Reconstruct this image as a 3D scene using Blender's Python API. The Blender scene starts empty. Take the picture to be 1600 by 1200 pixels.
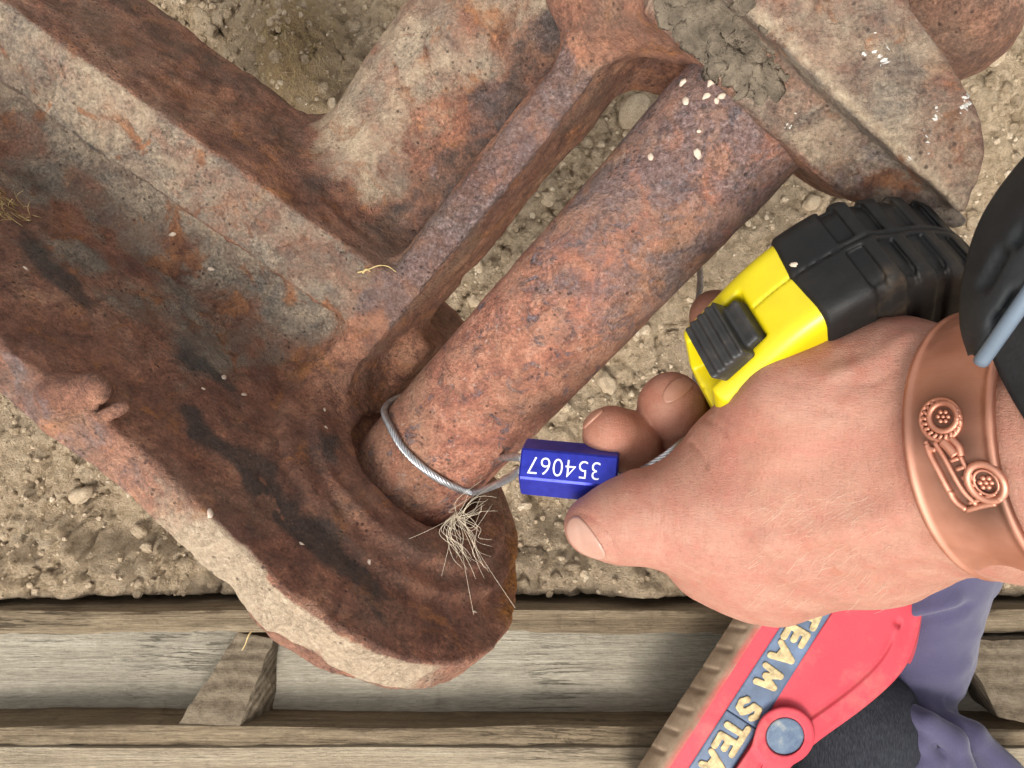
import bpy, math, random
import numpy as np
from mathutils import Vector
from mathutils.bvhtree import BVHTree

random.seed(7)
rng = np.random.default_rng(7)
scene = bpy.context.scene
col = scene.collection
R = math.radians

# ------------------------------------------------------------------ camera
CAM_H = 57.0          # cm above the ground, looking straight down
FPX = 1200.0          # focal length in photo pixels (1600 wide)
cam = bpy.data.cameras.new('camera')
cam.sensor_width = 36.0
cam.lens = 36.0 * FPX / 1600.0
cam.clip_start = 0.01
cam.clip_end = 200.0
cam.dof.use_dof = True
cam.dof.focus_distance = 0.285
cam.dof.aperture_fstop = 64.0
cam_o = bpy.data.objects.new('camera', cam)
cam_o.location = (0, 0, CAM_H / 100)
col.objects.link(cam_o)
scene.camera = cam_o

# ------------------------------------------------------------------ light: soft overcast daylight from the lower left
SUN_EL, SUN_AZ = 57.0, 250.0      # azimuth counter-clockwise from +X
world = bpy.data.worlds.new('World')
scene.world = world
world.use_nodes = True
wn = world.node_tree.nodes
wl = world.node_tree.links
wn.clear()
w_out = wn.new('ShaderNodeOutputWorld')
w_bg = wn.new('ShaderNodeBackground')
w_sky = wn.new('ShaderNodeTexSky')
w_sky.sky_type = 'NISHITA'
w_sky.sun_disc = False
w_sky.sun_elevation = R(SUN_EL)
w_sky.sun_rotation = R(90.0 - SUN_AZ)
w_sky.dust_density = 4.0
w_hsv = wn.new('ShaderNodeHueSaturation')
w_hsv.inputs['Saturation'].default_value = 0.07      # cloud cover
wl.new(w_sky.outputs[0], w_hsv.inputs['Color'])
wl.new(w_hsv.outputs[0], w_bg.inputs['Color'])
w_bg.inputs['Strength'].default_value = 0.15
wl.new(w_bg.outputs[0], w_out.inputs[0])
sun = bpy.data.lights.new('sun', 'SUN')
sun.energy = 1.2
sun.angle = R(20)
sun.color = (1.0, 0.92, 0.82)
sun_o = bpy.data.objects.new('sun', sun)
sd = Vector((math.cos(R(SUN_EL)) * math.cos(R(SUN_AZ)), math.cos(R(SUN_EL)) * math.sin(R(SUN_AZ)), math.sin(R(SUN_EL))))
sun_o.rotation_euler = sd.to_track_quat('Z', 'Y').to_euler()
col.objects.link(sun_o)
scene.view_settings.view_transform = 'Standard'
scene.view_settings.look = 'None'
scene.view_settings.exposure = 0.98
scene.view_settings.gamma = 1.0

# ------------------------------------------------------------------ coordinates (cm, camera space x right, y up, z towards the camera)
A3 = lambda *t: np.array(t, dtype=float)


def Pc(px, py, d):
    return A3((px - 800) / FPX * d, -(py - 600) / FPX * d, -d)


def W(p):                       # camera-space cm -> world metres
    p = np.asarray(p, dtype=float)
    return (p + A3(0, 0, CAM_H)) / 100.0


def unit(x):
    x = np.asarray(x, float)
    return x / np.linalg.norm(x)


# frame of the casting: the shaft axis, across it, and 'up' off it
_B = Pc(725, 652, 32.0)
_T = Pc(1165, 179, 26.2)
fa = unit(_T - _B)
fu = unit(np.cross(fa, A3(0, 0, 1)))
fv = np.cross(fu, fa)
fO = _B - 4 * fa


def F(u, v, a):
    u, v, a = np.broadcast_arrays(np.asarray(u, float), np.asarray(v, float), np.asarray(a, float))
    return fO + u[..., None] * fu + v[..., None] * fv + a[..., None] * fa


def Finv(p):
    q = np.asarray(p) - fO
    return q @ fu, q @ fv, q @ fa


# ------------------------------------------------------------------ noise
def _hash(ix, iy, iz, seed):
    h = (ix * 374761393 + iy * 668265263 + iz * 2147483647 + seed * 974711) & 0xffffffff
    h = ((h ^ (h >> 13)) * 1274126177) & 0xffffffff
    h = h ^ (h >> 16)
    return (h & 0xffff) / 32767.5 - 1.0


def vnoise(p, seed=0):
    p = np.asarray(p, float)
    i = np.floor(p).astype(np.int64)
    f = p - i
    f = f * f * (3 - 2 * f)
    r = 0
    for dx in (0, 1):
        for dy in (0, 1):
            for dz in (0, 1):
                w = (f[:, 0] if dx else 1 - f[:, 0]) * (f[:, 1] if dy else 1 - f[:, 1]) * (f[:, 2] if dz else 1 - f[:, 2])
                r = r + w * _hash(i[:, 0] + dx, i[:, 1] + dy, i[:, 2] + dz, seed)
    return r


def fbm(p, octaves=4, seed=0, gain=0.5):
    p = np.asarray(p, float)
    s, amp = 0, 1.0
    for k in range(octaves):
        s = s + amp * vnoise(p * (2 ** k) + 17.3 * k, seed + k)
        amp *= gain
    return s


# ------------------------------------------------------------------ signed distance tools (cm)
def smin(a, b, k):
    h = np.maximum(k - np.abs(a - b), 0) / k
    return np.minimum(a, b) - h * h * k * 0.25


def smax(a, b, k):
    return -smin(-a, -b, k)


def ss(x, e0, e1):
    t = np.clip((x - e0) / (e1 - e0), 0, 1)
    return t * t * (3 - 2 * t)


def rcone(p, a, b, ra, rb):
    a = np.asarray(a, float); b = np.asarray(b, float)
    ba = b - a
    t = np.clip(((p - a) @ ba) / (ba @ ba), 0, 1)
    d = np.sqrt((((p - a) - t[..., None] * ba) ** 2).sum(-1))
    return d - (ra + (rb - ra) * t)


def rbox(q, c, h, r):
    c = np.asarray(c, float); h = np.asarray(h, float)
    d = np.abs(q - c) - (h - r)
    return np.sqrt((np.maximum(d, 0) ** 2).sum(-1)) + np.minimum(d.max(-1), 0) - r


def chain(p, pts, k=0.5):
    d = None
    for (a, ra), (b, rb) in zip(pts[:-1], pts[1:]):
        e = rcone(p, a, b, ra, rb)
        d = e if d is None else smin(d, e, k)
    return d


def surf(f, lo, hi, h, nb=12):
    """surface nets of f over a box, evaluated finely only near the surface"""
    lo = np.asarray(lo, float); hi = np.asarray(hi, float)
    n = (np.ceil((hi - lo) / h / nb).astype(int)) * nb
    nbk = n // nb
    D = np.ones(n, np.float32)
    cs = nb * h
    bi = np.stack(np.meshgrid(*[np.arange(x) for x in nbk], indexing='ij'), -1).reshape(-1, 3)
    cen = lo + (bi + 0.5) * cs - 0.5 * h
    dc = f(cen)
    act = np.abs(dc) < cs * 1.15
    for b, d in zip(bi[~act], dc[~act]):
        if d < 0:
            D[b[0] * nb:(b[0] + 1) * nb, b[1] * nb:(b[1] + 1) * nb, b[2] * nb:(b[2] + 1) * nb] = -1
    off = np.stack(np.meshgrid(*[np.arange(nb)] * 3, indexing='ij'), -1).reshape(-1, 3) * h
    ab = bi[act]
    for s in range(0, len(ab), 60):
        blk = ab[s:s + 60]
        pts = (lo + blk[:, None, :] * cs + off[None]).reshape(-1, 3)
        val = f(pts).reshape(len(blk), nb, nb, nb)
        for b, vv in zip(blk, val):
            D[b[0] * nb:(b[0] + 1) * nb, b[1] * nb:(b[1] + 1) * nb, b[2] * nb:(b[2] + 1) * nb] = vv
    S = D < 0
    c = S[:-1, :-1, :-1].astype(np.int8)
    tot = np.zeros(c.shape, np.int8)
    for dx in (0, 1):
        for dy in (0, 1):
            for dz in (0, 1):
                tot += S[dx:n[0] - 1 + dx, dy:n[1] - 1 + dy, dz:n[2] - 1 + dz]
    cell = np.argwhere((tot > 0) & (tot < 8))
    idx = -np.ones(tot.shape, np.int64)
    idx[tuple(cell.T)] = np.arange(len(cell))
    cv = {}
    for dx in (0, 1):
        for dy in (0, 1):
            for dz in (0, 1):
                cv[dx, dy, dz] = D[cell[:, 0] + dx, cell[:, 1] + dy, cell[:, 2] + dz].astype(float)
    acc = np.zeros((len(cell), 3)); cnt = np.zeros(len(cell))
    corners = list(cv)
    for p in corners:
        for ax in range(3):
            if p[ax] == 0:
                q = list(p); q[ax] = 1; q = tuple(q)
                a, b = cv[p], cv[q]
                m = (a < 0) != (b < 0)
                t = np.where(m, a / np.where(m, a - b, 1), 0)
                pos = np.array(p, float)[None].repeat(len(cell), 0)
                pos[:, ax] += t
                acc += pos * m[:, None]; cnt += m
    V = lo + (cell + acc / cnt[:, None]) * h
    faces = []
    for ax in range(3):
        o1, o2 = (ax + 1) % 3, (ax + 2) % 3
        sl0 = [slice(None)] * 3; sl1 = [slice(None)] * 3
        sl0[ax] = slice(0, -1); sl1[ax] = slice(1, None)
        a = S[tuple(sl0)]; b = S[tuple(sl1)]
        e = np.argwhere(a != b)
        ok = (e[:, o1] > 0) & (e[:, o2] > 0) & (e[:, o1] < n[o1] - 1) & (e[:, o2] < n[o2] - 1)
        e = e[ok]
        fl = a[tuple(e.T)]
        q = []
        for d1, d2 in ((-1, -1), (0, -1), (0, 0), (-1, 0)):
            g = e.copy(); g[:, o1] += d1; g[:, o2] += d2
            q.append(idx[tuple(g.T)])
        q = np.stack(q, 1)
        q[~fl] = q[~fl][:, ::-1]
        faces.append(q)
    Fc = np.concatenate(faces)
    Fc = Fc[(Fc >= 0).all(1)]
    for _ in range(2):                       # settle on the surface
        g, d0 = grad(f, V, h * 0.3)
        V = V - g * np.clip(d0, -h, h)[:, None] * 0.8
    g, _ = grad(f, V, h * 0.6)
    return V, Fc, g


def grad(f, V, e):
    d0 = f(V)
    g = np.stack([f(V + e * np.eye(3)[i]) - f(V - e * np.eye(3)[i]) for i in range(3)], 1)
    g /= np.linalg.norm(g, axis=1, keepdims=True) + 1e-9
    return g, d0


# ------------------------------------------------------------------ objects
def tag(o, label=None, cat=None, group=None, kind=None):
    for k, val in (('label', label), ('category', cat), ('group', group), ('kind', kind)):
        if val:
            o[k] = val
    return o


def empty(name, loc, label, cat, group=None):
    o = bpy.data.objects.new(name, None)
    o.location = loc
    o.empty_display_size = 0.02
    col.objects.link(o)
    o['origin'] = [float(x) for x in loc]
    return tag(o, label, cat, group)


def origin_of(o):
    x = Vector((0, 0, 0))
    while o is not None:
        x = x + o.location
        o = o.parent
    return np.array(x)


def make(name, V, faces, mat, parent=None, smooth=True, attrs=None, world=False):
    """one mesh object from camera-space cm vertices"""
    V = np.asarray(V, float)
    if not world:
        V = W(V)
    if parent is None:
        loc = np.array([(V[:, 0].min() + V[:, 0].max()) / 2, (V[:, 1].min() + V[:, 1].max()) / 2, V[:, 2].min()])
        local = V - loc
    else:
        loc = np.zeros(3)
        local = V - origin_of(parent)
    me = bpy.data.meshes.new(name)
    if isinstance(faces, np.ndarray):
        k = faces.shape[1]
        me.vertices.add(len(V)); me.vertices.foreach_set('co', local.astype(np.float32).ravel())
        me.loops.add(faces.size); me.loops.foreach_set('vertex_index', faces.astype(np.int32).ravel())
        me.polygons.add(len(faces)); me.polygons.foreach_set('loop_start', np.arange(0, faces.size, k, dtype=np.int32))
        me.update(calc_edges=True); me.validate()
    else:
        me.from_pydata([tuple(x) for x in local], [], [tuple(int(i) for i in q) for q in faces])
    if smooth:
        me.polygons.foreach_set('use_smooth', np.ones(len(me.polygons), bool))
    for k2, val in (attrs or {}).items():
        at = me.attributes.new(k2, 'FLOAT', 'POINT')
        at.data.foreach_set('value', np.asarray(val, np.float32))
    me.materials.append(mat)
    o = bpy.data.objects.new(name, me)
    o.location = loc
    col.objects.link(o)
    o.parent = parent
    return o


def tube(pts, r, n=10, cap=True):
    pts = np.asarray(pts, float)
    rr = np.broadcast_to(np.asarray(r, float), (len(pts),))
    tg = np.gradient(pts, axis=0)
    tg /= np.linalg.norm(tg, axis=1, keepdims=True) + 1e-12
    ref = A3(0, 0, 1) if abs(tg[0, 2]) < 0.9 else A3(1, 0, 0)
    nrm = unit(np.cross(tg[0], ref))
    V = []
    for i in range(len(pts)):
        nrm = unit(nrm - (nrm @ tg[i]) * tg[i])
        bi = np.cross(tg[i], nrm)
        for k in range(n):
            t = 2 * math.pi * k / n
            V.append(pts[i] + rr[i] * (math.cos(t) * nrm + math.sin(t) * bi))
    Fc = []
    for i in range(len(pts) - 1):
        for k in range(n):
            Fc.append((i * n + k, i * n + (k + 1) % n, (i + 1) * n + (k + 1) % n, (i + 1) * n + k))
    if cap:
        Fc.append(tuple(range(n - 1, -1, -1)))
        Fc.append(tuple((len(pts) - 1) * n + k for k in range(n)))
    return np.array(V), Fc


def join(parts):
    V, Fc, o = [], [], 0
    for v, f in parts:
        V.append(np.asarray(v, float))
        Fc += [tuple(int(i) + o for i in q) for q in f]
        o += len(v)
    return np.concatenate(V), Fc


def spline(pts, n):
    pts = np.asarray(pts, float)
    P = np.vstack([2 * pts[0] - pts[1], pts, 2 * pts[-1] - pts[-2]])
    seg = len(pts) - 1
    out = []
    for x in np.linspace(0, seg, n):
        i = min(int(x), seg - 1); t = x - i
        a, b, c, d = P[i], P[i + 1], P[i + 2], P[i + 3]
        out.append(0.5 * (2 * b + (c - a) * t + (2 * a - 5 * b + 4 * c - d) * t * t + (3 * b - a - 3 * c + d) * t ** 3))
    return np.array(out)


def gridmesh(G):
    """grid of points (n,m,3) -> verts, quad array"""
    n, m = G.shape[:2]
    i = np.arange(n * m).reshape(n, m)
    q = np.stack([i[:-1, :-1], i[1:, :-1], i[1:, 1:], i[:-1, 1:]], -1).reshape(-1, 4)
    return G.reshape(-1, 3), q


def slab(G, N, t):
    """closed sheet of thickness t: grid G, offset along -N"""
    n, m = G.shape[:2]
    V = np.concatenate([G.reshape(-1, 3), (G - N * t).reshape(-1, 3)])
    i = np.arange(n * m).reshape(n, m); k = n * m
    q = [np.stack([i[:-1, :-1], i[1:, :-1], i[1:, 1:], i[:-1, 1:]], -1).reshape(-1, 4),
         (np.stack([i[:-1, :-1], i[:-1, 1:], i[1:, 1:], i[1:, :-1]], -1) + k).reshape(-1, 4)]
    for e in (i[0, :], i[-1, ::-1], i[::-1, 0], i[:, -1]):
        q.append(np.stack([e[:-1], e[1:], e[1:] + k, e[:-1] + k], -1))
    return V, np.concatenate(q)


def grid_normals(G):
    du = np.gradient(G, axis=0); dv = np.gradient(G, axis=1)
    n = np.cross(du, dv)
    return n / (np.linalg.norm(n, axis=-1, keepdims=True) + 1e-9)


_bvh = {}


def hit(obj, px, py, lift=0.0):
    """where the photo ray through a pixel meets a built surface (camera-space cm) and its normal"""
    if obj.name not in _bvh:
        me = obj.data
        off = Vector(origin_of(obj))
        _bvh[obj.name] = BVHTree.FromPolygons([v.co + off for v in me.vertices], [tuple(p.vertices) for p in me.polygons])
    d = Vector(Pc(px, py, 1.0)).normalized()
    loc, nor, _, _ = _bvh[obj.name].ray_cast(Vector((0, 0, CAM_H / 100)), d)
    if loc is None:
        return None
    if nor.dot(d) > 0:
        nor = -nor
    p = np.array(loc) * 100 - A3(0, 0, CAM_H)
    return p + lift * np.array(nor), np.array(nor)


def blob(c, r, n=A3(0, 0, 1), flat=0.5, seed=0, sub=1, rough=0.28):
    """irregular lump"""
    v, f = ICO[sub]
    r3 = np.asarray(r, float)
    nz = 1 + rough * fbm(v * 1.6 + seed * 7.7, 2, seed)
    q = v * nz[:, None] * r3
    z = unit(n)
    x = unit(np.cross(z, A3(0.3, 1, 0.2))); y = np.cross(z, x)
    th = (seed * 2.399) % 6.283
    x, y = math.cos(th) * x + math.sin(th) * y, -math.sin(th) * x + math.cos(th) * y
    return c + q[:, :1] * x + q[:, 1:2] * y + q[:, 2:] * flat * z, f


def _ico():
    t = (1 + 5 ** 0.5) / 2
    v = [(-1, t, 0), (1, t, 0), (-1, -t, 0), (1, -t, 0), (0, -1, t), (0, 1, t), (0, -1, -t), (0, 1, -t), (t, 0, -1), (t, 0, 1), (-t, 0, -1), (-t, 0, 1)]
    f = [(0, 11, 5), (0, 5, 1), (0, 1, 7), (0, 7, 10), (0, 10, 11), (1, 5, 9), (5, 11, 4), (11, 10, 2), (10, 7, 6), (7, 1, 8),
         (3, 9, 4), (3, 4, 2), (3, 2, 6), (3, 6, 8), (3, 8, 9), (4, 9, 5), (2, 4, 11), (6, 2, 10), (8, 6, 7), (9, 8, 1)]
    out = []
    v = [unit(x) for x in v]
    out.append((np.array(v), f))
    for _ in range(3):
        mid = {}; v = list(v); nf = []

        def m(a, b):
            k = (min(a, b), max(a, b))
            if k not in mid:
                mid[k] = len(v); v.append(unit(v[a] + v[b]))
            return mid[k]
        for a, b, c in f:
            x, y, z = m(a, b), m(b, c), m(c, a)
            nf += [(a, x, z), (b, y, x), (c, z, y), (x, y, z)]
        f = nf
        out.append((np.array(v), f))
    return out


ICO = _ico()


# ------------------------------------------------------------------ materials
class M:
    def __init__(s, name, rough=0.8, metal=0.0, spec=0.5):
        s.m = bpy.data.materials.new(name)
        s.m.use_nodes = True
        s.n = s.m.node_tree.nodes; s.l = s.m.node_tree.links
        s.b = s.n['Principled BSDF']
        s.set('Roughness', rough); s.set('Metallic', metal); s.set('Specular IOR Level', spec)
        s.co = s.n.new('ShaderNodeTexCoord').outputs['Object']

    def set(s, k, v):
        i = s.b.inputs[k]
        if isinstance(v, bpy.types.NodeSocket):
            s.l.new(v, i)
        else:
            i.default_value = (*v, 1) if isinstance(v, tuple) and len(v) == 3 and i.type == 'RGBA' else v

    def _in(s, i, v):
        if isinstance(v, bpy.types.NodeSocket):
            s.l.new(v, i)
        elif v is not None:
            i.default_value = (*v, 1) if isinstance(v, tuple) and i.type == 'RGBA' and len(v) == 3 else v

    def map(s, scale=(1, 1, 1), rot=(0, 0, 0), src=None):
        n = s.n.new('ShaderNodeMapping')
        s.l.new(src or s.co, n.inputs[0])
        n.inputs['Scale'].default_value = scale
        n.inputs['Rotation'].default_value = rot
        return n.outputs[0]

    def noise(s, scale, detail=4, rough=0.55, dist=0.0, co=None):
        n = s.n.new('ShaderNodeTexNoise')
        s.l.new(co or s.co, n.inputs['Vector'])
        n.inputs['Scale'].default_value = scale; n.inputs['Detail'].default_value = detail
        n.inputs['Roughness'].default_value = rough; n.inputs['Distortion'].default_value = dist
        return n.outputs[0]

    def voro(s, scale, feature='F1', co=None, out=0):
        n = s.n.new('ShaderNodeTexVoronoi')
        n.feature = feature
        s.l.new(co or s.co, n.inputs['Vector'])
        n.inputs['Scale'].default_value = scale
        return n.outputs[out]

    def wave(s, scale, dist=3, detail=3, co=None, direction='X', kind='BANDS'):
        n = s.n.new('ShaderNodeTexWave')
        n.wave_type = kind
        if kind == 'BANDS':
            n.bands_direction = direction
        s.l.new(co or s.co, n.inputs['Vector'])
        n.inputs['Scale'].default_value = scale; n.inputs['Distortion'].default_value = dist; n.inputs['Detail'].default_value = detail
        return n.outputs['Fac']

    def ramp(s, fac, stops):
        n = s.n.new('ShaderNodeValToRGB')
        s.l.new(fac, n.inputs[0])
        e = n.color_ramp.elements
        while len(e) < len(stops):
            e.new(0.5)
        for el, (p, c) in zip(e, stops):
            el.position = p
            el.color = (c, c, c, 1) if not isinstance(c, tuple) else (*c, 1)
        return n.outputs[0]

    def mix(s, fac, a, b, blend='MIX'):
        n = s.n.new('ShaderNodeMix')
        n.data_type = 'RGBA'; n.blend_type = blend
        s._in(n.inputs[0], fac); s._in(n.inputs[6], a); s._in(n.inputs[7], b)
        return n.outputs[2]

    def math(s, op, a, b=None, clamp=False):
        n = s.n.new('ShaderNodeMath')
        n.operation = op; n.use_clamp = clamp
        s._in(n.inputs[0], a); s._in(n.inputs[1], b)
        return n.outputs[0]

    def tone(s, c, k):
        return s.mix(1.0, c, k if isinstance(k, tuple) else (k, k, k), 'MULTIPLY')

    def attr(s, name):
        n = s.n.new('ShaderNodeAttribute')
        n.attribute_name = name
        return n.outputs['Fac']

    def bump(s, h, strength=0.5, dist=0.002, prev=None):
        n = s.n.new('ShaderNodeBump')
        n.inputs['Strength'].default_value = strength; n.inputs['Distance'].default_value = dist
        s.l.new(h, n.inputs['Height'])
        if prev is not None:
            s.l.new(prev, n.inputs['Normal'])
        s.l.new(n.outputs[0], s.b.inputs['Normal'])
        return n.outputs[0]


def rust_material(name, base='red'):
    """pitted rusty iron; vertex attributes dust / grey / purple / black say where soil dust, bare iron, mill scale and oil stains lie"""
    m = M(name, 0.8, 0.0, 0.35)
    n1 = m.noise(30, 8, 0.68, 0.5)
    n2 = m.noise(110, 8, 0.72, 0.3)
    n3 = m.noise(520, 6, 0.75)
    n4 = m.noise(13, 5, 0.62, 0.6)
    n5 = m.noise(850, 4, 0.75)
    if base == 'shaft':
        c = m.ramp(n2, [(0.32, (0.150, 0.068, 0.055)), (0.44, (0.300, 0.108, 0.068)), (0.55, (0.420, 0.168, 0.102)), (0.68, (0.51, 0.255, 0.175))])
        c = m.mix(m.ramp(n4, [(0.42, 0.0), (0.62, 0.75)]), c, m.ramp(n3, [(0.35, (0.185, 0.095, 0.050)), (0.65, (0.315, 0.175, 0.100))]))
        c = m.mix(m.ramp(m.noise(24, 6, 0.65, 0.4), [(0.52, 0.0), (0.66, 0.6)]), c, (0.37, 0.135, 0.085))
        pit = m.ramp(m.noise(120, 7, 0.68, 0.6), [(0.555, 0.0), (0.635, 0.85)])
        c = m.mix(pit, c, m.ramp(n3, [(0.35, (0.070, 0.045, 0.050)), (0.65, (0.190, 0.150, 0.165))]))
        c = m.mix(m.ramp(m.noise(300, 5, 0.65), [(0.60, 0.0), (0.68, 0.55)]), c, (0.42, 0.29, 0.23))
    else:
        c = m.ramp(n1, [(0.30, (0.105, 0.048, 0.034)), (0.43, (0.235, 0.100, 0.062)), (0.55, (0.335, 0.152, 0.092)), (0.68, (0.41, 0.225, 0.145))])
        c = m.mix(m.ramp(n2, [(0.46, 0.0), (0.60, 0.7)]), c, (0.120, 0.050, 0.034))
        c = m.mix(m.ramp(m.noise(56, 7, 0.68, 0.5), [(0.57, 0.0), (0.65, 0.7)]), c, (0.36, 0.145, 0.048))
        c = m.mix(m.ramp(m.noise(22, 6, 0.65, 0.6), [(0.50, 0.0), (0.66, 0.55)]), c, (0.175, 0.125, 0.090))
    # worn bare iron
    g0 = m.attr('grey')
    gn = m.noise(42, 10, 0.74, 0.4)
    grey = m.ramp(m.math('ADD', gn, m.math('MULTIPLY', m.math('SUBTRACT', g0, 0.5), 0.55)), [(0.38, 0.0), (0.64, 0.88)])
    grey = m.math('MULTIPLY', grey, m.ramp(g0, [(0.02, 0.0), (0.2, 1.0)]), True)
    gc = m.ramp(n2, [(0.32, (0.088, 0.086, 0.080)), (0.48, (0.195, 0.166, 0.130)), (0.66, (0.325, 0.258, 0.188))])
    c = m.mix(grey, c, gc)
    rs = m.ramp(m.noise(48, 7, 0.66, 0.7), [(0.555, 0.0), (0.63, 0.85)])
    c = m.mix(m.math('MULTIPLY', rs, m.ramp(g0, [(0.05, 0.0), (0.3, 1.0)]), True), c, m.ramp(n2, [(0.4, (0.085, 0.034, 0.022)), (0.6, (0.285, 0.118, 0.050))]))
    # dark mill scale
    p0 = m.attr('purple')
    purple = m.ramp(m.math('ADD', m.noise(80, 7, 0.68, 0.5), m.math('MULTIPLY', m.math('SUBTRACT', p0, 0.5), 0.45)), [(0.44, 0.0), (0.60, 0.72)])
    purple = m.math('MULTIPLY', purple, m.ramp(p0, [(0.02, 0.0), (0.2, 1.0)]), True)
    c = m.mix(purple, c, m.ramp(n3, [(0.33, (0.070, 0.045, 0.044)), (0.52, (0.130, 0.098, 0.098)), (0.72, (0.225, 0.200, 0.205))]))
    gm = m.ramp(m.noise(20, 5, 0.6), [(0.42, 0.25), (0.62, 0.95)])
    c = m.mix(gm, c, m.mix(1.0, c, m.ramp(n5, [(0.34, 0.62), (0.5, 1.0), (0.66, 1.34)]), 'MULTIPLY'))
    c = m.mix(gm, c, m.mix(1.0, c, m.ramp(n3, [(0.34, 0.55), (0.5, 1.0), (0.66, 1.28)]), 'MULTIPLY'))
    flake = m.ramp(m.noise(64, 9, 0.70, 0.4), [(0.515, 0.0), (0.535, 1.0)])
    c = m.mix(m.math('MULTIPLY', flake, 0.30), c, (0.42, 0.215, 0.135) if base == 'shaft' else (0.135, 0.070, 0.050))
    # soil dust
    d0 = m.attr('dust')
    dn = m.noise(65, 9, 0.74, 0.2)
    dust = m.ramp(m.math('ADD', dn, m.math('MULTIPLY', m.math('SUBTRACT', d0, 0.5), 0.75)), [(0.34, 0.0), (0.62, 0.92)])
    dust = m.math('MULTIPLY', dust, m.ramp(d0, [(0.02, 0.0), (0.15, 1.0)]), True)
    c = m.mix(dust, c, m.ramp(n3, [(0.32, (0.310, 0.226, 0.150)), (0.5, (0.420, 0.318, 0.220)), (0.70, (0.54, 0.435, 0.315))]))
    c = m.mix(m.math('MULTIPLY', rs, m.ramp(g0, [(0.05, 0.0), (0.3, 0.75)]), True), c, m.ramp(n2, [(0.4, (0.105, 0.042, 0.026)), (0.6, (0.33, 0.140, 0.062))]))
    c = m.mix(m.math('MULTIPLY', m.attr('raw'), m.ramp(n2, [(0.36, 0.15), (0.52, 1.0)]), True), c, m.ramp(n3, [(0.36, (0.10, 0.036, 0.012)), (0.6, (0.46, 0.19, 0.035))]))
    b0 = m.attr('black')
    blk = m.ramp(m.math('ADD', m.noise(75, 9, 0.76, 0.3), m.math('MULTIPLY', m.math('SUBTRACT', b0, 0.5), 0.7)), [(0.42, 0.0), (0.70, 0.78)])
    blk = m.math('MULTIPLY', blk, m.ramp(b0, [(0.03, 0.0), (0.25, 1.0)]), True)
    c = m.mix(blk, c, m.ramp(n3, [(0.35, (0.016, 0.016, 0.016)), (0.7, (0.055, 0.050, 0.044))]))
    # grain, pin-prick pits and pale specks
    c = m.mix(1.0, c, m.ramp(n5, [(0.32, 0.78), (0.5, 1.0), (0.68, 1.16)]), 'MULTIPLY')
    c = m.mix(m.ramp(m.noise(800, 4, 0.7), [(0.66, 0.0), (0.74, 0.7)]), c, (0.46, 0.36, 0.28))
    pits = m.ramp(m.voro(330), [(0.10, 1.0), (0.24, 0.0)])
    pits = m.math('MULTIPLY', pits, m.ramp(m.noise(60, 4, 0.6), [(0.48, 0.0), (0.60, 1.0)]), True)
    c = m.mix(m.math('MULTIPLY', pits, 0.75), c, (0.040, 0.020, 0.016))
    m.set('Base Color', m.tone(c, (1.04, 1.12, 1.14) if base == 'shaft' else (1.06, 1.07, 1.04)))
    m.set('Roughness', m.ramp(n2, [(0.35, 0.42), (0.65, 0.85)]))
    m.set('Specular IOR Level', 0.5)
    h = m.math('ADD', m.math('MULTIPLY', n2, 1.0), m.math('MULTIPLY', n3, 0.6))
    h = m.math('ADD', h, m.math('MULTIPLY', n5, 0.34))
    h = m.math('ADD', h, m.math('MULTIPLY', flake, 0.16))
    h = m.math('ADD', h, m.math('MULTIPLY', dust, 0.10))
    h = m.math('SUBTRACT', h, m.math('MULTIPLY', pits, 0.35))
    p = m.bump(h, 0.85, 0.0030)
    if base == 'shaft':
        m.bump(m.math('MULTIPLY', pit, -1.0), 0.6, 0.0012, p)
    return m.m


def plain(name, c, rough=0.5, nscale=60, amt=0.12, bump=0.15, bscale=300, bdist=0.0006, metal=0.0, spec=0.5):
    m = M(name, rough, metal, spec)
    n = m.noise(nscale, 5, 0.6)
    lo = tuple(x * (1 - amt) for x in c); hi = tuple(min(1, x * (1 + amt)) for x in c)
    m.set('Base Color', m.ramp(n, [(0.3, lo), (0.7, hi)]))
    if bump:
        m.bump(m.noise(bscale, 4, 0.6), bump, bdist)
    return m.m


MAT = {}
MAT['casting'] = rust_material('rusty cast iron')
MAT['shaft'] = rust_material('rusty shaft iron', 'shaft')

# soil
m = M('dry soil', 0.95, 0, 0.15)
a1 = m.noise(16, 7, 0.68); a2 = m.noise(150, 8, 0.75); a3 = m.noise(700, 5, 0.75); a4 = m.noise(48, 7, 0.7)
c = m.ramp(a2, [(0.34, (0.20, 0.150, 0.096)), (0.46, (0.455, 0.355, 0.240)), (0.62, (0.66, 0.545, 0.395))])
c = m.mix(m.ramp(a1, [(0.42, 0.0), (0.62, 0.65)]), c, m.ramp(a3, [(0.35, (0.27, 0.212, 0.150)), (0.65, (0.50, 0.41, 0.305))]))
c = m.mix(m.ramp(a4, [(0.56, 0.0), (0.66, 0.6)]), c, (0.54, 0.46, 0.35))
c = m.mix(m.ramp(a3, [(0.60, 0.0), (0.72, 0.65)]), c, (0.55, 0.49, 0.40))
c = m.mix(m.ramp(a3, [(0.26, 0.7), (0.36, 0.0)]), c, (0.10, 0.075, 0.052))
c = m.mix(m.math('MULTIPLY', m.attr('moss'), m.ramp(a2, [(0.3, 0.3), (0.6, 1.0)]), True), c, m.ramp(a3, [(0.35, (0.20, 0.135, 0.070)), (0.65, (0.42, 0.30, 0.175))]))
m.set('Base Color', m.tone(c, (1.47, 1.40, 1.31)))
m.bump(m.math('ADD', a2, m.math('MULTIPLY', a3, 0.6)), 1.0, 0.012)
MAT['soil'] = m.m
m = M('pebble stone', 0.9, 0, 0.25)
a1 = m.noise(90, 6, 0.65); g = m.noise(60, 2)
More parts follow.
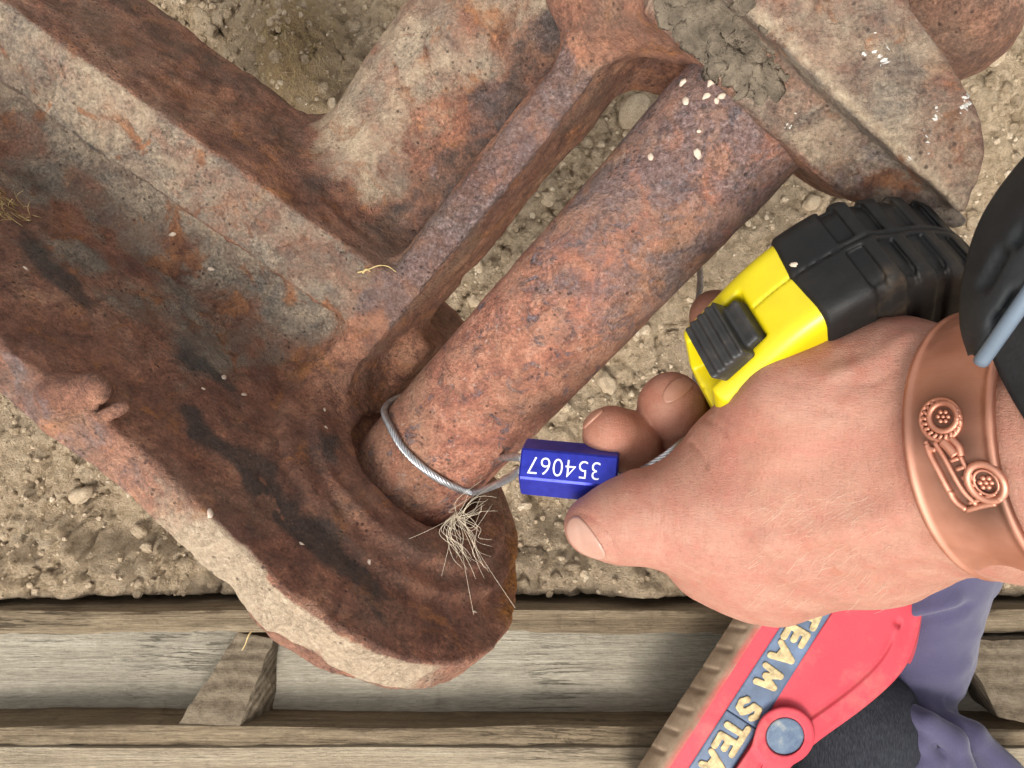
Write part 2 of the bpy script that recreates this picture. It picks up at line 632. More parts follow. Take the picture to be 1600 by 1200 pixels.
c = m.ramp(g, [(0.3, (0.26, 0.200, 0.135)), (0.5, (0.38, 0.305, 0.215)), (0.7, (0.53, 0.46, 0.36))])
c = m.mix(m.ramp(a1, [(0.4, 0.0), (0.7, 0.6)]), c, (0.38, 0.30, 0.21))
m.set('Base Color', m.tone(m.mix(1.0, c, m.ramp(m.noise(900, 4, 0.7), [(0.32, 0.65), (0.68, 1.2)]), 'MULTIPLY'), (1.2, 1.16, 1.1)))
m.bump(m.noise(420, 6, 0.75), 0.8, 0.002)
MAT['stone'] = m.m

# skin
m = M('skin', 0.5, 0, 0.35)
a1 = m.noise(40, 6, 0.65); a2 = m.noise(150, 7, 0.7); a3 = m.noise(13, 3)
c = m.ramp(a1, [(0.32, (0.425, 0.188, 0.132)), (0.5, (0.470, 0.226, 0.158)), (0.68, (0.510, 0.262, 0.184))])
c = m.mix(m.ramp(a2, [(0.49, 0.0), (0.63, 0.55)]), c, (0.445, 0.150, 0.106))
c = m.mix(m.ramp(a2, [(0.36, 0.35), (0.46, 0.0)]), c, (0.55, 0.33, 0.235))
c = m.mix(m.ramp(a3, [(0.40, 0.0), (0.66, 0.45)]), c, (0.465, 0.252, 0.166))
c = m.mix(m.ramp(m.noise(26, 6, 0.68, 0.5), [(0.50, 0.0), (0.64, 0.38)]), c, (0.470, 0.165, 0.120))
c = m.mix(m.math('MULTIPLY', m.attr('tip'), 0.35), c, m.ramp(a1, [(0.35, (0.43, 0.165, 0.085)), (0.65, (0.53, 0.245, 0.150))]))
c = m.mix(m.math('MULTIPLY', m.attr('crease'), 0.45), c, (0.42, 0.150, 0.100))
warp = m.noise(60, 3, 0.5)
fine = m.noise(1.0, 4, 0.65, 0.25, co=m.map((260, 2300, 900), (0, 0, R(20))))
fine2 = m.noise(1.0, 4, 0.65, 0.25, co=m.map((2000, 300, 900), (0, 0, R(-16))))
poly = m.voro(1150, 'DISTANCE_TO_EDGE')
lines = m.ramp(fine, [(0.34, 0.80), (0.46, 1.0), (0.62, 1.05)])
c = m.mix(0.65, c, m.mix(1.0, c, lines, 'MULTIPLY'))
c = m.mix(0.55, c, m.mix(1.0, c, m.ramp(fine2, [(0.34, 0.80), (0.46, 1.0), (0.62, 1.05)]), 'MULTIPLY'))
c = m.mix(m.ramp(m.noise(75, 2, 0.5), [(0.70, 0.0), (0.76, 0.35)]), c, (0.45, 0.185, 0.105))
m.set('Base Color', m.tone(c, (0.79, 0.775, 0.785)))
m.set('Subsurface Weight', 0.12); m.set('Subsurface Radius', (1.0, 0.36, 0.2)); m.b.inputs['Subsurface Scale'].default_value = 0.003
h = m.math('ADD', m.math('ADD', m.math('MULTIPLY', fine, 1.3), fine2), m.math('MULTIPLY', m.noise(170, 5, 0.65), 1.4))
h = m.math('ADD', h, m.math('MULTIPLY', m.math('MINIMUM', poly, 0.12), 2.6))
m.bump(h, 0.34, 0.0010)
m.set('Roughness', m.ramp(m.noise(500, 4), [(0.3, 0.38), (0.7, 0.60)]))
MAT['skin'] = m.m
m = M('fingernail', 0.30, 0, 0.5)
m.set('Base Color', m.ramp(m.noise(120, 4), [(0.3, (0.39, 0.215, 0.160)), (0.7, (0.46, 0.280, 0.215))]))
m.set('Subsurface Weight', 0.15); m.set('Subsurface Radius', (1.0, 0.5, 0.35)); m.b.inputs['Subsurface Scale'].default_value = 0.002
m.bump(m.noise(1.0, 3, co=m.map((2500, 300, 300), (0, 0, R(30)))), 0.2, 0.0004)
MAT['nail'] = m.m
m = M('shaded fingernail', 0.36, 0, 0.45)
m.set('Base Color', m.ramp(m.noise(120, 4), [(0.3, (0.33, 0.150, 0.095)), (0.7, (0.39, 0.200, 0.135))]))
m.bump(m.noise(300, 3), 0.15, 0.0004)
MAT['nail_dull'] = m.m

MAT['yellow'] = plain('yellow glossy plastic', (0.56, 0.45, 0.004), 0.34, 120, 0.06, 0.06, 500, 0.0003)
m = M('black rubber grip', 0.6, 0, 0.28)
c = m.ramp(m.noise(60, 5, 0.65), [(0.40, (0.006, 0.006, 0.006)), (0.58, (0.012, 0.0105, 0.009)), (0.72, (0.050, 0.035, 0.022))])
m.set('Base Color', c)
m.set('Roughness', m.ramp(m.noise(80, 4), [(0.3, 0.42), (0.7, 0.7)]))
m.bump(m.noise(900, 4, 0.7), 0.25, 0.0005)
MAT['rubber'] = m.m
m = M('worn grey lever plastic', 0.5, 0, 0.5)
m.set('Base Color', m.ramp(m.noise(140, 5, 0.65), [(0.35, (0.013, 0.013, 0.013)), (0.58, (0.028, 0.026, 0.024)), (0.74, (0.13, 0.098, 0.068))]))
m.bump(m.noise(700, 4), 0.25, 0.0004)
MAT['lever'] = m.m
m = M('blue anodised aluminium', 0.34, 0.55, 0.6)
c = m.ramp(m.noise(300, 5), [(0.3, (0.016, 0.022, 0.30)), (0.7, (0.028, 0.040, 0.42))])
c = m.mix(m.ramp(m.noise(1.0, 5, 0.7, co=m.map((300, 2200, 900), (0, 0, R(50)))), [(0.68, 0.0), (0.74, 0.5)]), c, (0.16, 0.18, 0.40))
m.set('Base Color', c)
m.bump(m.noise(1.0, 4, co=m.map((200, 4000, 4000))), 0.08, 0.0003)
MAT['blue'] = m.m
MAT['white'] = plain('white print', (0.80, 0.80, 0.82), 0.6, 900, 0.1, 0)
m = M('galvanised wire', 0.34, 0.85, 0.5)
m.set('Base Color', m.ramp(m.noise(300, 4), [(0.3, (0.38, 0.39, 0.40)), (0.7, (0.62, 0.63, 0.65))]))
MAT['wire'] = m.m
m = M('copper', 0.36, 0.9, 0.5)
tar = m.attr('tarnish')
c = m.ramp(m.noise(60, 5, 0.6), [(0.3, (0.50, 0.215, 0.140)), (0.7, (0.62, 0.315, 0.220))])
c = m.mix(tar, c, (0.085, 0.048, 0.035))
m.set('Base Color', c)
m.set('Roughness', m.ramp(m.noise(120, 5), [(0.3, 0.46), (0.7, 0.62)]))
m.bump(m.noise(1.0, 4, co=m.map((500, 2500, 900), (0, 0, R(25)))), 0.10, 0.0004)
MAT['copper'] = m.m
MAT['strap_black'] = plain('black strap rubber', (0.012, 0.0135, 0.015), 0.68, 90, 0.4, 0.3, 900, 0.0005, spec=0.3)
MAT['strap_edge'] = plain('grey strap edge', (0.11, 0.145, 0.185), 0.42, 90, 0.12, 0.1, 500, 0.0003)
m = M('coral red foam', 0.6, 0, 0.35)
c = m.ramp(m.noise(24, 5, 0.6), [(0.3, (0.43, 0.036, 0.052)), (0.7, (0.50, 0.052, 0.070))])
c = m.mix(m.ramp(m.noise(30, 8, 0.72), [(0.50, 0.0), (0.70, 0.38)]), c, (0.40, 0.19, 0.14))
c = m.mix(m.ramp(m.noise(1.0, 5, 0.7, co=m.map((60, 700, 200), (0, 0, R(35)))), [(0.64, 0.0), (0.72, 0.3)]), c, (0.30, 0.09, 0.075))
m.set('Base Color', c)
m.bump(m.noise(420, 5, 0.7), 0.3, 0.0008)
MAT['red_foam'] = m.m
m = M('muddy sole foam', 0.85, 0, 0.2)
c = m.ramp(m.noise(50, 6, 0.65), [(0.35, (0.185, 0.130, 0.085)), (0.55, (0.275, 0.200, 0.134)), (0.75, (0.36, 0.275, 0.195))])
c = m.mix(m.math('MULTIPLY', m.attr('clean'), m.ramp(m.noise(40, 5), [(0.35, 0.2), (0.6, 1.0)]), True), c, (0.46, 0.075, 0.075))
m.set('Base Color', c)
m.bump(m.noise(300, 5, 0.7), 0.4, 0.001)
MAT['sole'] = m.m
MAT['navy'] = plain('navy blue foam', (0.082, 0.118, 0.185), 0.5, 55, 0.35, 0.3, 600, 0.0005)
m = M('blue rivet cap', 0.5, 0, 0.4)
m.set('Base Color', m.ramp(m.noise(130, 5, 0.6), [(0.35, (0.060, 0.092, 0.150)), (0.55, (0.105, 0.145, 0.200)), (0.72, (0.25, 0.265, 0.25))]))
m.bump(m.noise(500, 4), 0.15, 0.0004)
MAT['rivet'] = m.m
MAT['cream'] = plain('dirty cream foam', (0.44, 0.335, 0.170), 0.75, 240, 0.42, 0.3, 700, 0.0006)
m = M('black sock knit', 0.95, 0, 0.2)
m.set('Base Color', m.ramp(m.noise(1.0, 4, co=m.map((1500, 260, 900), (0, 0, R(-20)))), [(0.35, (0.013, 0.014, 0.018)), (0.7, (0.036, 0.038, 0.045))]))
m.bump(m.wave(420, 1.5, 2, co=m.map((1, 1, 1), (0, 0, R(-15)))), 0.35, 0.0008)
MAT['sock'] = m.m
m = M('purple cotton', 0.9, 0, 0.2)
w1 = m.noise(1.0, 3, co=m.map((2600, 500, 1500), (0, 0, R(12))))
c = m.ramp(w1, [(0.3, (0.044, 0.039, 0.078)), (0.7, (0.062, 0.055, 0.104))])
m.set('Base Color', m.mix(m.ramp(m.noise(30, 4), [(0.4, 0.0), (0.7, 0.3)]), c, (0.074, 0.067, 0.114)))
m.set('Sheen Weight', 0.25)
m.bump(w1, 0.3, 0.0006)
MAT['cloth'] = m.m


def wood(name, dark, mid, lite, rot=(0, 0, 0), end=False):
    m = M(name, 0.9, 0, 0.15)
    if end:
        g = m.wave(46, 1.6, 3, co=m.map((1, 1, 1), rot), kind='RINGS')
        g = m.math('ADD', m.math('MULTIPLY', g, 0.22), m.math('MULTIPLY', m.noise(140, 8, 0.75), 0.85))
    else:
        g = m.noise(1.0, 6, 0.62, 0.5, co=m.map((6, 170, 170), rot))
        g2 = m.noise(1.0, 5, 0.7, 0.2, co=m.map((26, 900, 900), rot))
        g = m.math('ADD', m.math('MULTIPLY', g, 0.65), m.math('MULTIPLY', g2, 0.35))
    c = m.ramp(g, [(0.30, dark), (0.5, mid), (0.68, lite)])
    c = m.mix(m.ramp(m.noise(14, 5, 0.6), [(0.42, 0.0), (0.70, 0.55)]), c, tuple(x * 0.62 for x in mid))
    c = m.mix(m.ramp(m.noise(30, 5, 0.6, 0.5), [(0.60, 0.0), (0.74, 0.5)]), c, lite)
    if not end:
        k = m.noise(1.0, 6, 0.7, 0.6, co=m.map((5, 75, 75), rot))
        k = m.math('ABSOLUTE', m.math('SUBTRACT', k, 0.5))
        crack = m.ramp(k, [(0.004, 1.0), (0.016, 0.0)])
        crack = m.math('MULTIPLY', crack, m.ramp(m.noise(9, 3), [(0.52, 0.0), (0.64, 0.42)]), True)
        c = m.mix(crack, c, tuple(x * 0.22 for x in dark))
        g = m.math('SUBTRACT', g, m.math('MULTIPLY', crack, 0.6))
    c = m.mix(1.0, c, m.ramp(m.noise(1.0, 5, 0.7, co=m.map((120, 1400, 1400), rot)), [(0.34, 0.72), (0.66, 1.2)]), 'MULTIPLY')
    c = m.mix(m.ramp(m.noise(70, 6, 0.72), [(0.58, 0.0), (0.68, 0.5)]), c, tuple(x * 0.8 for x in dark))
    m.set('Base Color', c)
    m.bump(m.math('ADD', g, m.math('MULTIPLY', m.noise(300, 4), 0.25)), 0.9, 0.004)
    return m.m


MAT['wood_pale'] = wood('weathered pale wood', (0.235, 0.205, 0.155), (0.330, 0.295, 0.228), (0.42, 0.380, 0.300))
MAT['wood_edge'] = wood('rough sawn wood edge', (0.085, 0.060, 0.038), (0.205, 0.155, 0.098), (0.315, 0.250, 0.165))
MAT['wood_end'] = wood('end grain wood', (0.070, 0.050, 0.034), (0.155, 0.120, 0.080), (0.215, 0.170, 0.118), end=True)
MAT['wood_lite'] = wood('light sawn wood', (0.20, 0.155, 0.105), (0.32, 0.26, 0.18), (0.39, 0.335, 0.245))
MAT['dropping'] = plain('chalky white dropping', (0.54, 0.52, 0.47), 0.9, 500, 0.25, 0.3, 900, 0.0006)
MAT['crumb'] = plain('pale dry crumb', (0.55, 0.44, 0.34), 0.9, 300, 0.2, 0)
MAT['straw'] = plain('dry straw', (0.46, 0.34, 0.15), 0.8, 300, 0.25, 0)
MAT['hair'] = plain('cream animal hair', (0.74, 0.64, 0.48), 0.5, 300, 0.2, 0)
MAT['blue_bit'] = plain('blue plastic flake', (0.12, 0.22, 0.55), 0.5, 300, 0.2, 0)
MAT['dark_soil'] = plain('dark packed soil', (0.135, 0.108, 0.078), 0.95, 160, 0.5, 0.8, 350, 0.003, spec=0.15)

exec_parts = []
# ================================================================== GROUND
GZ = -CAM_H


def worley(x, y, s, seed):
    """domed cells: 0 at the joints, up to 1 in the middle, with a random height each"""
    gx, gy = x / s, y / s
    ix, iy = np.floor(gx).astype(np.int64), np.floor(gy).astype(np.int64)
    d1 = np.full(x.shape, 9.0); d2 = d1.copy(); hv = np.zeros(x.shape)
    for dx in (-1, 0, 1):
        for dy in (-1, 0, 1):
            cx, cy = ix + dx, iy + dy
            jx = cx + 0.5 + 0.45 * _hash(cx, cy, cx * 0, seed)
            jy = cy + 0.5 + 0.45 * _hash(cx, cy, cx * 0 + 1, seed)
            h = 0.5 + 0.5 * _hash(cx, cy, cx * 0 + 2, seed)
            d = np.hypot(gx - jx, gy - jy)
            c = d < d1
            d2 = np.where(c, d1, np.minimum(d2, d)); hv = np.where(c, h, hv); d1 = np.where(c, d, d1)
    return np.clip((d2 - d1) * 1.9, 0, 1) ** 0.6 * hv


def ground_h(x, y):
    """height in cm at camera-space cm x,y"""
    p = np.stack([x, y, np.zeros_like(x)], -1)
    h = 1.3 * fbm(p / 11.0, 3, 3) + 0.45 * fbm(p / 2.2, 3, 9)
    wx = x + 0.5 * vnoise(p / 1.7, 31); wy = y + 0.5 * vnoise(p / 1.7, 32)
    rough = 0.55 + 0.45 * np.clip(fbm(p / 6.0, 2, 40) + 0.3, 0, 1)
    h = h + rough * (1.0 * worley(wx, wy, 2.6, 1) + 0.75 * worley(wx, wy, 1.2, 2) + 0.38 * worley(wx, wy, 0.6, 3))
    h = h + 0.16 * fbm(p / 0.42, 3, 21)
    kk = np.abs(fbm(p / 4.5 + 3.1, 3, 77))
    h = h - 0.7 * np.exp(-(kk / 0.035) ** 2)
    # hummock beside the beam (upper left)
    c1 = Pc(445, 70, 55)
    h = h + 5.0 * np.exp(-(((x - c1[0]) / 3.0) ** 2 + ((y - c1[1]) / 4.6) ** 2))
    c2 = Pc(1580, 130, 55)
    h = h + 2.5 * np.exp(-(((x - c2[0]) / 5.0) ** 2 + ((y - c2[1]) / 7.0) ** 2))
    h = h + 3.3 * ss(-y, 9.0, 14.8)
    # trench where the pallet lies
    yp = -14.95
    h = h - 1.2 - 8.5 * ss(yp - y, 0.0, 1.0) * ss(y, -60, -48)
    return h


t = np.concatenate([np.linspace(0, 42, 176), 42 + np.cumsum(0.3 * 1.13 ** np.arange(1, 60))])
ax1 = np.concatenate([-t[:0:-1], t])
gx, gy = np.meshgrid(ax1, ax1, indexing='ij')
far = ss(np.maximum(np.abs(gx), np.abs(gy)), 60, 200)
gh = ground_h(gx.ravel(), gy.ravel()).reshape(gx.shape) * (1 - far)
c1 = Pc(445, 70, 55)
moss = np.exp(-(((gx - c1[0]) / 3.4) ** 2 + ((gy - c1[1]) / 4.8) ** 2))
V, q = gridmesh(np.stack([gx, gy, GZ + gh], -1))
ground = make('ground', V, q, MAT['soil'], attrs={'moss': np.clip(moss * 1.2, 0, 1).ravel()})
tag(ground, kind='structure')


def on_ground(px, py):
    d = CAM_H
    for _ in range(6):
        p = Pc(px, py, d)
        d = CAM_H - float(ground_h(np.array([p[0]]), np.array([p[1]]))[0])
    return Pc(px, py, d)


# loose gravel, one uncountable mass
gr = []
N = 9000
xs = rng.uniform(-46, 46, N); ys = rng.uniform(-14.9, 36, N)
hs = ground_h(xs, ys)
for i in range(N):
    r = 0.06 + 0.21 * rng.random() ** 3.2
    if rng.random() < 0.05:
        r *= 1.7
    gr.append(blob(A3(xs[i], ys[i], GZ + hs[i] + r * 0.25), A3(r * rng.uniform(0.8, 1.4), r, r), A3(rng.normal() * .2, rng.normal() * .2, 1), 0.75, i, 0 if r < 0.2 else 1, 0.35))
V, f = join(gr)
g = make('gravel', V, f, MAT['stone'], smooth=False)
tag(g, 'loose gravel and crumbs strewn over the dry soil', kind='stuff')

cl = []
N = 5200
xs = rng.uniform(-46, 46, N); ys = rng.uniform(-14.8, 36, N)
keep = fbm(np.stack([xs / 5.5, ys / 5.5, 0 * xs], -1), 3, 44) + rng.normal(size=N) * 0.35 > 0.05
xs, ys = xs[keep], ys[keep]
hs = ground_h(xs, ys)
for i in range(len(xs)):
    r = 0.12 + 0.42 * rng.random() ** 3
    cl.append(blob(A3(xs[i], ys[i], GZ + hs[i] + r * 0.12), A3(r * rng.uniform(0.9, 1.4), r, r), A3(rng.normal() * .2, rng.normal() * .2, 1), 0.75, i, 1, 0.5))
V, f = join(cl)
g = make('soil_clods', V, f, MAT['soil'], smooth=True)
tag(g, 'crumbly clods of dry soil scattered over the ground', kind='stuff')
stones = [
    (996, 178, 1.25, 'large pale stone half hidden behind the thick rusty shaft, near its upper end'),
    (855, 312, 0.55, 'small whitish stone on soil between the iron arm and the shaft'),
    (945, 597, 0.75, 'rounded tan stone on soil just above the two curled fingertips'),
    (812, 265, 0.42, 'tiny pale stone beside the middle of the iron arm'),
    (118 + 10, 782 - 10, 0.62, 'rounded grey stone on soil against the pale plate edge'),
    (218, 830, 0.45, 'small cream pebble on bare soil left of the pale plate edge'),
    (375, 132, 0.40, 'small white pebble on soil above the dark side of the beam'),
    (300, 65, 0.45, 'pale pebble near the top edge between the beam and the brown hummock'),
    (1268, 318, 0.55, 'light stone on soil directly above the black tape measure'),
    (880, 160, 0.80, 'earthy lump of stone in the gap at the upper end of the arm'),
    (740, 470, 0.45, 'small tan pebble on soil in the middle of the gap beside the shaft'),
    (1545, 85, 0.9, 'brown stone at the far upper right beyond the bracket'),
]
for i, (x, y, r, lab) in enumerate(stones):
    p = on_ground(x, y)
    V, f = blob(p + A3(0, 0, r * 0.25), A3(r * 1.25, r, r), A3(0.1, 0.1, 1), 0.75, 50 + i, 2, 0.3)
    tag(make('stone', V, f, MAT['stone'], smooth=i % 2 == 0), lab, 'stone', 'stones lying on the soil')

# ================================================================== PALLET (boards on edge and blocks)
def prism_px(top, dt, bot, db):
    """solid between a pixel polygon at depth dt and one at depth db"""
    n = len(top)
    V = [Pc(x, y, dt) for x, y in top] + [Pc(x, y, db) for x, y in bot]
    return np.array(V), [tuple(range(n))[::-1], tuple(range(n, 2 * n))] + [(i, (i + 1) % n, n + (i + 1) % n, n + i) for i in range(n)]


def plank(x0, x1, y0, y1, z0, z1, seed, nx=220, wob=0.10, ch=0.0, ch_n=0.0):
    """long board: cross-section loop swept along x with wear along the edges"""
    ny, nz = 6, 6
    sec = [(y0 + (y1 - y0) * k / ny, z1) for k in range(ny)] + [(y1, z1 + (z0 - z1) * k / nz) for k in range(nz)] + \
          [(y1 + (y0 - y1) * k / ny, z0) for k in range(ny)] + [(y0, z0 + (z1 - z0) * k / nz) for k in range(nz)]
    sec = np.array(sec)
    xs = np.linspace(x0, x1, nx)
    G = np.zeros((nx, len(sec), 3))
    cy, cz = (y0 + y1) / 2, (z0 + z1) / 2
    for i, x in enumerate(xs):
        p = np.column_stack([np.full(len(sec), x), sec])
        G[i] = p
    p = G.reshape(-1, 3)
    edge = np.minimum(np.abs(p[:, 1] - y0), np.abs(p[:, 1] - y1)) + np.minimum(np.abs(p[:, 2] - z0), np.abs(p[:, 2] - z1))
    n1 = fbm(np.column_stack([p[:, 0] / 2.5, p[:, 1] * 2, p[:, 2] * 2]), 4, seed)
    n2 = fbm(np.column_stack([p[:, 0] / 9.0, p[:, 1] * 0.3, p[:, 2] * 0.3]), 2, seed + 5)
    corner = np.exp(-edge / 0.12)
    p[:, 1] += (cy - p[:, 1]) / max(abs(y1 - y0), 1e-6) * corner * (0.10 + 0.25 * np.clip(n1, 0, 1)) + wob * n1 * 0.5 + wob * 1.2 * n2
    p[:, 2] += -corner * (p[:, 2] > cz) * (0.06 + 0.22 * np.clip(n1, 0, 1)) + wob * 0.6 * n1
    G = p.reshape(G.shape)
    V, q = gridmesh(G)
    m_ = len(sec)
    i = np.arange(nx) * m_
    q = np.concatenate([q, np.stack([i[:-1] + m_ - 1, i[1:] + m_ - 1, i[1:], i[:-1]], -1)])
    q = [tuple(x) for x in q]
    q.append(tuple(range(m_))); q.append(tuple((nx - 1) * m_ + k for k in range(m_ - 1, -1, -1)))
    return V, q


def y_at(py, d):
    return -(py - 600) / FPX * d


pallet = empty('pallet', W(Pc(500, 1100, CAM_H)), 'weathered grey timber pallet lying along the bottom below the rusty casting', 'pallet')
make('board', *plank(-44, 46, y_at(992, 52.5), y_at(953, 52.5), -58.5, -52.5, 3), MAT['wood_edge'], pallet, False)
make('board', *plank(-44, 46, y_at(1215, 55.6), y_at(940, 55.6) - 1.4, -61, -55.7, 11, wob=0.05), MAT['wood_pale'], pallet, False)
make('board', *plank(-44, 46, y_at(1170, 53.0), y_at(1136, 53.0), -60.5, -53.0, 23, wob=0.16), MAT['wood_edge'], pallet, False)
make('board', *plank(-44, 46, y_at(1330, 52.6), y_at(1169, 52.6), -60.5, -52.7, 31, wob=0.06), MAT['wood_lite'], pallet, False)


def block(parent, top, dt, bot, db, mat, seed):
    """sawn block with worn edges"""
    n = 12
    t4 = [Pc(x, y, dt) for x, y in top]; b4 = [Pc(x, y, db) for x, y in bot]
    def face(a, b, c, d):
        G = np.zeros((n, n, 3))
        for i in range(n):
            for j in range(n):
                s, t_ = i / (n - 1), j / (n - 1)
                G[i, j] = (1 - s) * ((1 - t_) * a + t_ * d) + s * ((1 - t_) * b + t_ * c)
        V, q = gridmesh(G)
        return V, [tuple(x) for x in q]
    V, f = join([face(t4[0], t4[1], t4[2], t4[3])] + [face(t4[k], b4[k], b4[(k + 1) % 4], t4[(k + 1) % 4]) for k in range(4)])
    V = V + 0.10 * np.stack([fbm(V / 0.9, 3, seed + k) for k in range(3)], 1)
    return make('block', V, f, mat, parent, False)


block(pallet, [(372, 988), (428, 996), (374, 1134), (277, 1134)], 53.2, [(374, 985), (442, 985), (450, 1128), (300, 1128)], 57.1, MAT['wood_end'], 5)
block(pallet, [(1500, 1000), (1640, 1000), (1700, 1150), (1560, 1120)], 51.8, [(1440, 960), (1600, 960), (1640, 1090), (1500, 1080)], 58, MAT['wood_end'], 8)

# ================================================================== IRON FRAME
root = W(F(np.array(-27.0), np.array(-5.0), np.array(2.5)))
frame = empty('iron_frame', (root[0], root[1], 0.0), 'large rusty cast iron machine frame with a thick shaft across it, looped by a wire', 'machine frame')

# outlines, cm in the casting's own axes (u across, v up, a along the shaft)
def sd_plate(q):
    u, v, a = q[:, 0], q[:, 1], q[:, 2]
    vt = 9.75 + 0.13 * np.maximum(-u - 6.5, 0)
    circ = np.hypot(u - 0.2, v - 2.6) - 6.98
    d2 = smin(circ, np.maximum(np.maximum(u - 0.2, v - vt), -6.5 - v), 0.6)
    w = np.abs(a + 0.86) - 0.86
    return smax(d2, w, 0.14)


def sd_flange(q):
    u, v, a = q[:, 0], q[:, 1], q[:, 2]
    return smin(smax(np.hypot(u - 0.5, v - 2.45) - 6.50, np.abs(a + 1.9) - 0.45, 0.12), smax(np.hypot(u - 0.3, v - 3.5) - 5.15, np.abs(a + 2.3) - 0.75, 0.12), 0.1)


def sd_boss(q):
    u, v, a = q[:, 0], q[:, 1], q[:, 2]
    r = np.hypot(u, v - 0.3)
    d = smax(r - 5.0, np.abs(a) - 0.85, 0.22)
    d = smin(d, smax(r - 6.1, np.abs(a) - 0.42, 0.3), 0.35)
    return smax(d, -smax(np.hypot(u, v) - 3.3, 0.05 - a, 0.2), 0.2)


def beam_v(u):
    return 0.4 - 0.17 * (u + 8)


def sd_beam(q):
    u, v, a = q[:, 0], q[:, 1], q[:, 2]
    vb = beam_v(u)
    ar = 6.3 + 0.085 * (u + 8)
    step = 0.60 * ss(a, ar - 3.12, ar - 2.95)
    top = (v - (vb + step - 0.35 + 0.10 * (a - ar))) * 0.97
    side = (a - (ar + 0.26 * (vb - v))) * 0.95
    d = smax(top, side, 0.16)
    return smax(smax(d, np.maximum(vb - 6.5 - v, -1.8 - a), 0.3), u + 5.8, 0.8)


def sd_arm(q):
    u, v, a = q[:, 0], q[:, 1], q[:, 2]
    vt = 0.1
    top = v - vt
    right = u + 4.75 + 0.10 * v
    left = np.maximum((-(u + 6.35) + (v - vt) * 0.12), (-(u + 6.05) + (v - vt) * 0.58) * 0.86)
    bot = -4.2 - v
    d = smax(smax(top, right, 0.14), np.maximum(left, bot), 0.14)
    web = np.maximum(np.maximum(v + 3.3 + 0.25 * (u + 8), -5.6 - v), np.maximum(-11 - u, u + 5.2))      # floor between rib and tube
    d = smin(d, web, 0.7)
    return np.maximum(np.maximum(d, -0.5 - a), a - 22)


def sd_tube(q):
    u, v, a = q[:, 0], q[:, 1], q[:, 2]
    r = np.hypot(u + 11.0, v + 5.4) - 2.95
    return np.maximum(np.maximum(r, 1.0 - a), a - 33)


def sd_foot(q):
    d = rbox(q, (-6.0, -5.6, 1.4), (2.9, 3.0, 2.6), 0.4)
    return d


def sd_bracket(q):
    u, v, a = q[:, 0], q[:, 1], q[:, 2]
    ua = np.maximum((u - 4.0) * 0.66 - (a - 19.6), 0)
    front = 19.6 - a
    chamf = ((19.6 - a) + 0.52 * (u - 4.0)) * 0.887
    end = u - 7.2
    led = smax(smax(smax(front, chamf, 0.6), a - 21.6, 0.2), smax(v - 3.0, end, 0.4), 0.22)
    led = np.maximum(led, np.maximum(-7.5 - v, -4.4 - u - 0.25 * (a - 19.6)))
    # the thick outer band, its end rounded off
    out = smax(a - 24.35 + 0.10 * u, (a - 23.75 + 0.33 * (u - 3.5)) * 0.95, 0.5)
    out = smax(out, ((a - 23.0) + 1.8 * (u - 5.6)) * 0.486, 0.6)
    out = smax(out, u - 6.6, 0.5)
    band = smax(smax(21.3 - a, out, 0.2), v - 4.5 + 0.10 * (a - 21.6), 0.22)
    band = np.maximum(band, -7.5 - v)
    return smin(led, band, 0.35)


def sd_hub(q):
    d = rcone(q, A3(-14, -3.2, 27.0), A3(2.6, -3.2, 26.6), 2.6, 2.4)
    d = smin(d, rcone(q, A3(-16, -9, 29.5), A3(2.6, -9, 29.5), 2.8, 2.8), 0.4)
    # curved web under the upper end of the arm
    e = rcone(q, A3(-6.0, -5.0, 18.6), A3(-2.6, -5.2, 20.2), 1.5, 1.5)
    e = smin(e, rcone(q, A3(-7.0, -0.9, 19.5), A3(-4.6, 0.2, 21.0), 1.9, 2.2), 1.0)
    e = smin(e, rcone(q, A3(-12.0, -2.5, 21.5), A3(-4.6, -0.5, 22.5), 2.6, 2.6), 1.0)
    return smin(d, e, 0.8)


def sd_lug(q):
    d = rcone(q, A3(-9.6, 9.95, -0.3), A3(-9.0, 9.65, 0.5), 0.72, 0.50)
    return smin(d, rcone(q, A3(-8.35, 9.95, -0.1), A3(-8.0, 9.4, 0.6), 0.20, 0.22), 0.12)


def sd_all(q):
    plate = smin(sd_plate(q), sd_flange(q), 0.15)
    plate = smin(plate, sd_lug(q), 0.2)
    plate = smin(plate, sd_boss(q), 0.16)
    body = smin(sd_beam(q), sd_tube(q), 1.6)
    body = smin(body, sd_arm(q), 0.9)
    d = smin(plate, body, 1.8)
    d = smin(d, sd_foot(q), 0.9)
    far = smin(sd_bracket(q), sd_hub(q), 0.9)
    d = smin(d, far, 1.2)
    # shaft seats
    return d


Vf, Ff, Nf = surf(sd_all, (-33.5, -11, -4.2), (9.2, 15.5, 34), 0.175)
# cast roughness
dn = 0.09 * fbm(Vf / 1.9, 4, 60) + 0.04 * fbm(Vf / 0.5, 3, 61) - 0.10 * np.clip(fbm(Vf / 0.9, 3, 64) - 0.25, 0, 1)
Vf = Vf + Nf * dn[:, None]
U_, V_, A_ = Vf.T
un = U_ + 0.6 * fbm(Vf / 1.5, 3, 70); vn_ = V_ + 0.6 * fbm(Vf / 1.5, 3, 71); an = A_ + 0.5 * fbm(Vf / 1.5, 3, 72)
blotch = np.clip(0.5 + 0.9 * fbm(Vf / 2.6, 3, 80), 0, 1)
up = np.clip(Nf[:, 1], 0, 1)
vt_ = 9.75 + 0.13 * np.maximum(-U_ - 6.5, 0)
rim = ss(V_ - vt_, -0.5, 0.0) * ss(-A_, -0.15, 0.15)
rimc = ss(np.hypot(U_ - 0.2, V_ - 2.6), 6.7, 7.0) * ss(-A_, 0.02, 0.25)
edge = np.clip(np.where(U_ > -1, rimc * ss(V_, -1, 2), rim), 0, 1)
